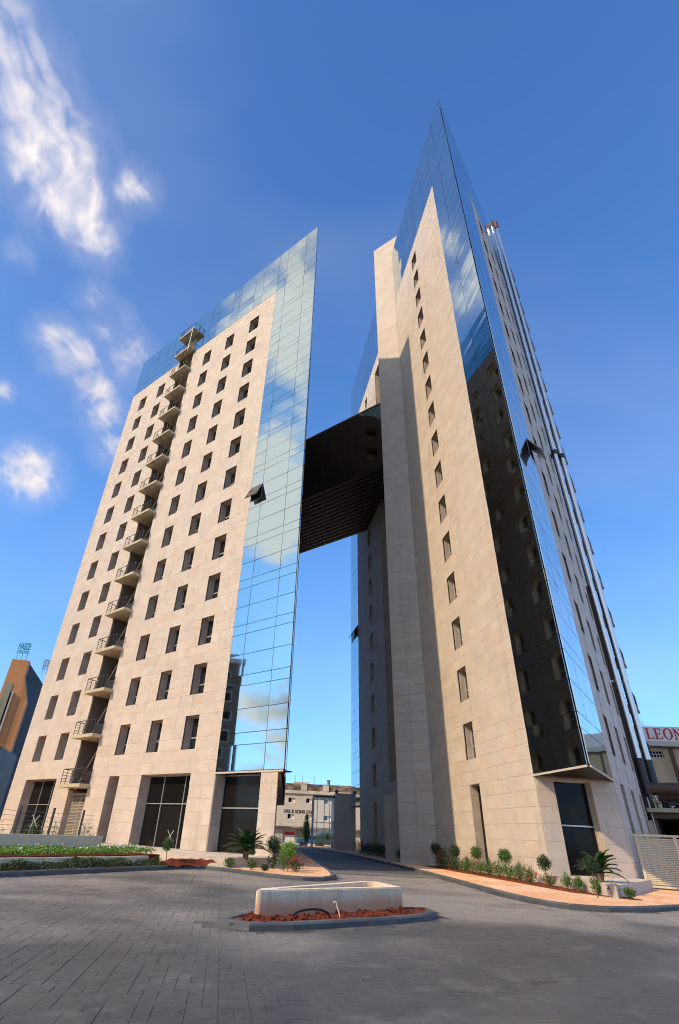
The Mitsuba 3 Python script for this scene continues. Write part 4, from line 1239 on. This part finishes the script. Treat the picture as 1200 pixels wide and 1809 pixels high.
MB().wallbox(O, d, n, 12.1, 14.1, .9, 1.35, -.37, -.30).put(fb + '__shop_sign', 'sign_red')
MB().wallbox(O, d, n, 14.3, 16.9, -.4, 1.8, -.47, -.40).put(fb + '__shutter', 'green_tile')
MB().bar((*(O + 17.3 * d + .1 * n), 2.3), (*(O + 17.3 * d + .1 * n), 8.0), .06, 6).put(fb + '__down_pipe', 'sign_grey')


def text_on(k, text, h, O, d, n, s, z, o, mat, bold=False):
    ms = meshkit.text_mesh(text, h, .06, bold); v = np.array(ms.vertices)
    w = np.column_stack([O[0] + (s + v[:, 0]) * d[0] + (o + v[:, 2]) * n[0], O[1] + (s + v[:, 0]) * d[1] + (o + v[:, 2]) * n[1], z + v[:, 1]])
    return put(k, (w, np.array(ms.faces)), mat)


text_on(fb + '__lettering', 'URI & SONS CO', .52, O, d, n, 11.75, 4.48, .01, 'sign_black', True)
q_ = O + 20.3 * d - .5 * n
MB().bar((*q_, 9.4), (*q_, 10.2), .3, 10).bar((*q_, 10.2), (*q_, 10.35), .42, 10).put(fb + '__roof_vent', 'sign_grey')
MB().wallbox(O, d, n, 13.2, 16.4, 9.4, 10.1, -6, -4).put(fb + '__roof_tank', 'beige_plaster')
for a in (13.6, 15.1, 17.4):
    MB().bar((*(O + a * d - 3 * n), 8.2), (*(O + a * d - 3 * n), 11.2), .04, 4).put(fb + '__aerial', 'sign_grey')
# glass lobby and stone portal at the end of the right tower
lobby = thing('glass_lobby', 'clear glass entrance lobby standing at the far corner of the right tower', 'lobby')
gx0, gx1, gy0, gy1, gz1 = 2.35, 5.0, 75.5, 83.0, 5.2
m = MB()
for (a, b) in ((gx0, gy0), (gx1, gy0), (gx0, gy1), (gx0, 78), (gx0, 80.5), (3.7, gy0), (2.8, gy0), (4.4, gy0), (gx0, 76.8), (gx0, 79.2)):
    m.box(a - .04, b - .04, -.4, a + .04, b + .04, gz1)
for z in (2.4, gz1):
    m.box(gx0 - .03, gy0 - .03, z, gx1 + .03, gy0 + .03, z + .07).box(gx0 - .03, gy0 + .031, z, gx0 + .03, gy1, z + .07)
m.put(lobby + '__frame', 'white_paint')
def quad(a, b, z0, z1):
    return (np.array([(*a, z0), (*b, z0), (*b, z1), (*a, z1)]), np.array([[0, 1, 2, 3]]))
for a, b in (((gx0, gy0), (3.7, gy0)), ((3.7, gy0), (gx1, gy0)), ((gx0, gy0), (gx0, 78)), ((gx0, 78), (gx0, 80.5)), ((gx0, 80.5), (gx0, gy1))):
    for z0, z1 in ((-.35, 2.4), (2.47, gz1)):
        put(lobby + '__glass_pane', quad(a, b, z0 + .02, z1 - .02), 'clear_glass')
MB().box(gx0 - .05, gy0 - .05, gz1 + .08, gx1 + .1, gy1, gz1 + .25).put(lobby + '__roof', 'dark_metal')
portal = thing('stone_portal', 'plain dark stone portal block between the glass lobby and the tower', 'portal')
put(portal + '__block', prism([(5.05, 74.5), (7.6, 74.2), (8.5, 83), (5.05, 83)], -.4, 5.75) - prism([(4.9, 76), (6.0, 76), (6.0, 82), (4.9, 82)], -.5, 2.8), 'stone')
MB().box(5.0, 74.3, 5.76, 5.35, 74.65, 6.1).put(portal + '__flood_lamp', 'dark_metal')


def car(k, x, y, a, L, W, Hh, mat, label, van=False):
    t = thing(k, label, 'van' if van else 'car')
    d = az(a); n = np.array([d[1], -d[0]]); O = np.array([x, y])
    prof = [(0, .35), (0, .85), (.12, 1.0), (.25 * L if not van else .1, 1.0 if not van else 1.3), (.38 * L if not van else .22 * L, Hh), (.78 * L if not van else .97 * L, Hh), (L - .15, 1.0), (L, .9), (L, .35)]
    cs = m3.CrossSection([prof[::-1]])
    b = m3.Manifold.extrude(cs, W).to_mesh(); v = np.array(b.vert_properties[:, :3])
    w = np.column_stack([O[0] + v[:, 0] * d[0] + (v[:, 2] - W / 2) * n[0], O[1] + v[:, 0] * d[1] + (v[:, 2] - W / 2) * n[1], ZR + v[:, 1]])
    put(t + '__body', (w, np.array(b.tri_verts)), mat)
    for sg in (-1, 1):
        for u0, u1 in ((.36, .55), (.57, .74)):
            MB().wallbox(O, d, n, u0 * L, u1 * L, ZR + 1.02, ZR + Hh - .12, sg * W / 2 - .01, sg * W / 2 + .012).put(t + '__window', 'dark_glass')
        for u in (.2, .8):
            c = O + u * L * d
            MB().bar((*(c + n * sg * (W / 2 - .18)), ZR + .32), (*(c + n * sg * (W / 2 + .02)), ZR + .32), .32, 14).put(t + '__wheel', 'rubber')


car('parked_van', 3.4, 96.0, 95, 4.6, 1.9, 2.0, 'car_green', 'dark green van seen through the glass lobby', True)
car('parked_car', 0.6, 99.0, 100, 4.2, 1.7, 1.45, 'car_blue', 'blue car beside the dark green van behind the glass lobby')
rd = np.random.default_rng(77)
k = thing('column_shrub', 'tall narrow dark shrub at the far left edge of the glass lobby', 'shrub')
m = MB(); leaves(m, ball_points(1200, 1.0, rd, .3) * [.55, .55, 2.1] + [1.75, 88, 1.6], .22, 0, rd)
m.bar((1.75, 88, -.5), (1.75, 88, 2.5), .06, 6)
m.put(k + '__foliage', 'leaf_dark')
# orange building and its roof signs (left)
ob = thing('orange_building', 'orange clad tower building with green lettered sign at the left edge', 'building')
e0 = 140 * az(-27.85); dO = az(-105.0); nO = np.array([dO[1], -dO[0]])
if nO @ e0 > 0: nO = -nO
dQ = az(-12.0)
HO = 33.4
prof = [(0, HO), (0, HO - 3.6), (-2.3, HO - 9.2), (-2.3, -.6), (4.0, -.6), (3.7, HO)]
def prof_solid(pr, O, d, nn, depth):
    cs = m3.CrossSection([pr if Polygon(pr).exterior.is_ccw else pr[::-1]])
    b = m3.Manifold.extrude(cs, depth).to_mesh(); v = np.array(b.vert_properties[:, :3])
    w = np.column_stack([O[0] + v[:, 0] * d[0] - v[:, 2] * nn[0], O[1] + v[:, 0] * d[1] - v[:, 2] * nn[1], v[:, 1]])
    return (w, np.array(b.tri_verts))
put(ob + '__front', prof_solid(prof, e0, dO, nO, 2.0), 'orange_plaster')
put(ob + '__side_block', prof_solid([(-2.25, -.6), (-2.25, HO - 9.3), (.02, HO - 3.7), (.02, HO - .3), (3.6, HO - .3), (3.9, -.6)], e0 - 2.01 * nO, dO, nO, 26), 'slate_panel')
put(ob + '__tile_strip', prof_solid([(1.75, 6), (1.75, HO - 5.6), (3.2, HO - 5.2), (3.4, 6)], e0 + .15 * nO, dO, nO, .149), 'green_tile')
put(ob + '__dark_slot', prof_solid([(1.25, 6), (1.25, HO - 7.6), (1.72, HO - 7.4), (1.72, 6)], e0 + .1 * nO, dO, nO, .099), 'interior')
put(ob + '__slot_edge', prof_solid([(.95, 6), (.95, HO - 7.4), (1.23, HO - 7.3), (1.23, 6)], e0 + .6 * nO, dO, nO, .599), 'trim')
put('dark_canopy_building', wall_solid(70 * az(-29.5), az(-105), np.array([az(-105)[1], -az(-105)[0]]), -4.0, 25, -.6, 7.0, -8, 0), 'soffit_metal', label='low dark building below the orange tower at the left edge', category='building')


def roof_sign(k, lines, O, d, n, s, z, h, mat, lab, flip=False, narrow=2.6):
    t = thing(k, lab, 'sign')
    for i, (tx, hh, zz) in enumerate(lines):
        ms = meshkit.text_mesh(tx, hh, .12, True); v = np.array(ms.vertices)
        xs = (v[:, 0] - v[:, 0].min()) / np.ptp(v[:, 0]) * narrow
        xs = (xs.max() - xs) if flip else xs
        w = np.column_stack([O[0] + (s + xs) * d[0] + v[:, 2] * n[0], O[1] + (s + xs) * d[1] + v[:, 2] * n[1], z + zz + v[:, 1]])
        f = np.array(ms.faces)
        put(t + '__lettering', (w, f[:, ::-1] if flip else f), mat)
    m = MB(); wd = xs.max()
    for a in (.1, .5, .9):
        b = O + (s + a * wd) * d - .3 * n
        m.bar((*b, z - 1.2), (*b, z + .2), .06, 5)
    m.put(t + '__support', 'sign_grey')


dS = az(75.0); nS = np.array([dS[1], -dS[0]])
roof_sign('roof_sign', [('HABIB', 1.55, 1.15), ('CENTER', .72, .15)], 139 * az(-28.85), dS, nS, -.75, HO + .9, 1, 'sign_green', 'green two line letter sign on the roof of the orange building')
roof_sign('roof_sign', [('HABIB', 1.5, 1.1), ('CENTER', .8, .1)], 150 * az(-26.55), dS, nS, 0.0, HO + .6, 1, 'sign_grey', 'grey letter sign seen from behind beside the left tower', True)

nb = thing('neighbour_building', 'plain apartment block mirrored in the lower glass edge of the left tower', 'building')
O, d, n = np.array([-64.0, 31.8]), az(2.0), np.array([1.0, -0.035])
put(nb + '__wall', wall_solid(O, d, n, 0, 24, -.6, 27.5, -14, 0), 'slot_wall')
put(nb + '__stair_core', wall_solid(O, d, n, 5, 11, 27.6, 31, -9, -2), 'slot_wall')
for k in range(8):
    for j in range(5):
        w_ = MB().wallbox(O, d, n, 1.5 + j * 4.6, 3.3 + j * 4.6, 1.2 + k * 3.3, 2.9 + k * 3.3, .003, .05).put(nb + '__window', 'white_paint')
        MB().wallbox(O, d, n, 1.6 + j * 4.6, 3.2 + j * 4.6, 1.3 + k * 3.3, 2.8 + k * 3.3, .051, .06).put(w_ + '__pane', 'dark_glass')
    MB().wallbox(O, d, n, 5.6, 8.4, .7 + k * 3.3, .9 + k * 3.3, .003, 1.3).put(nb + '__balcony', 'beige_plaster')
put(nb + '__roof_parapet', wall_solid(O, d, n, -.2, 24.2, 27.5, 28.3, -14.2, .2) - wall_solid(O, d, n, .3, 23.7, 27.4, 29, -13.7, -.3), 'beige_plaster')
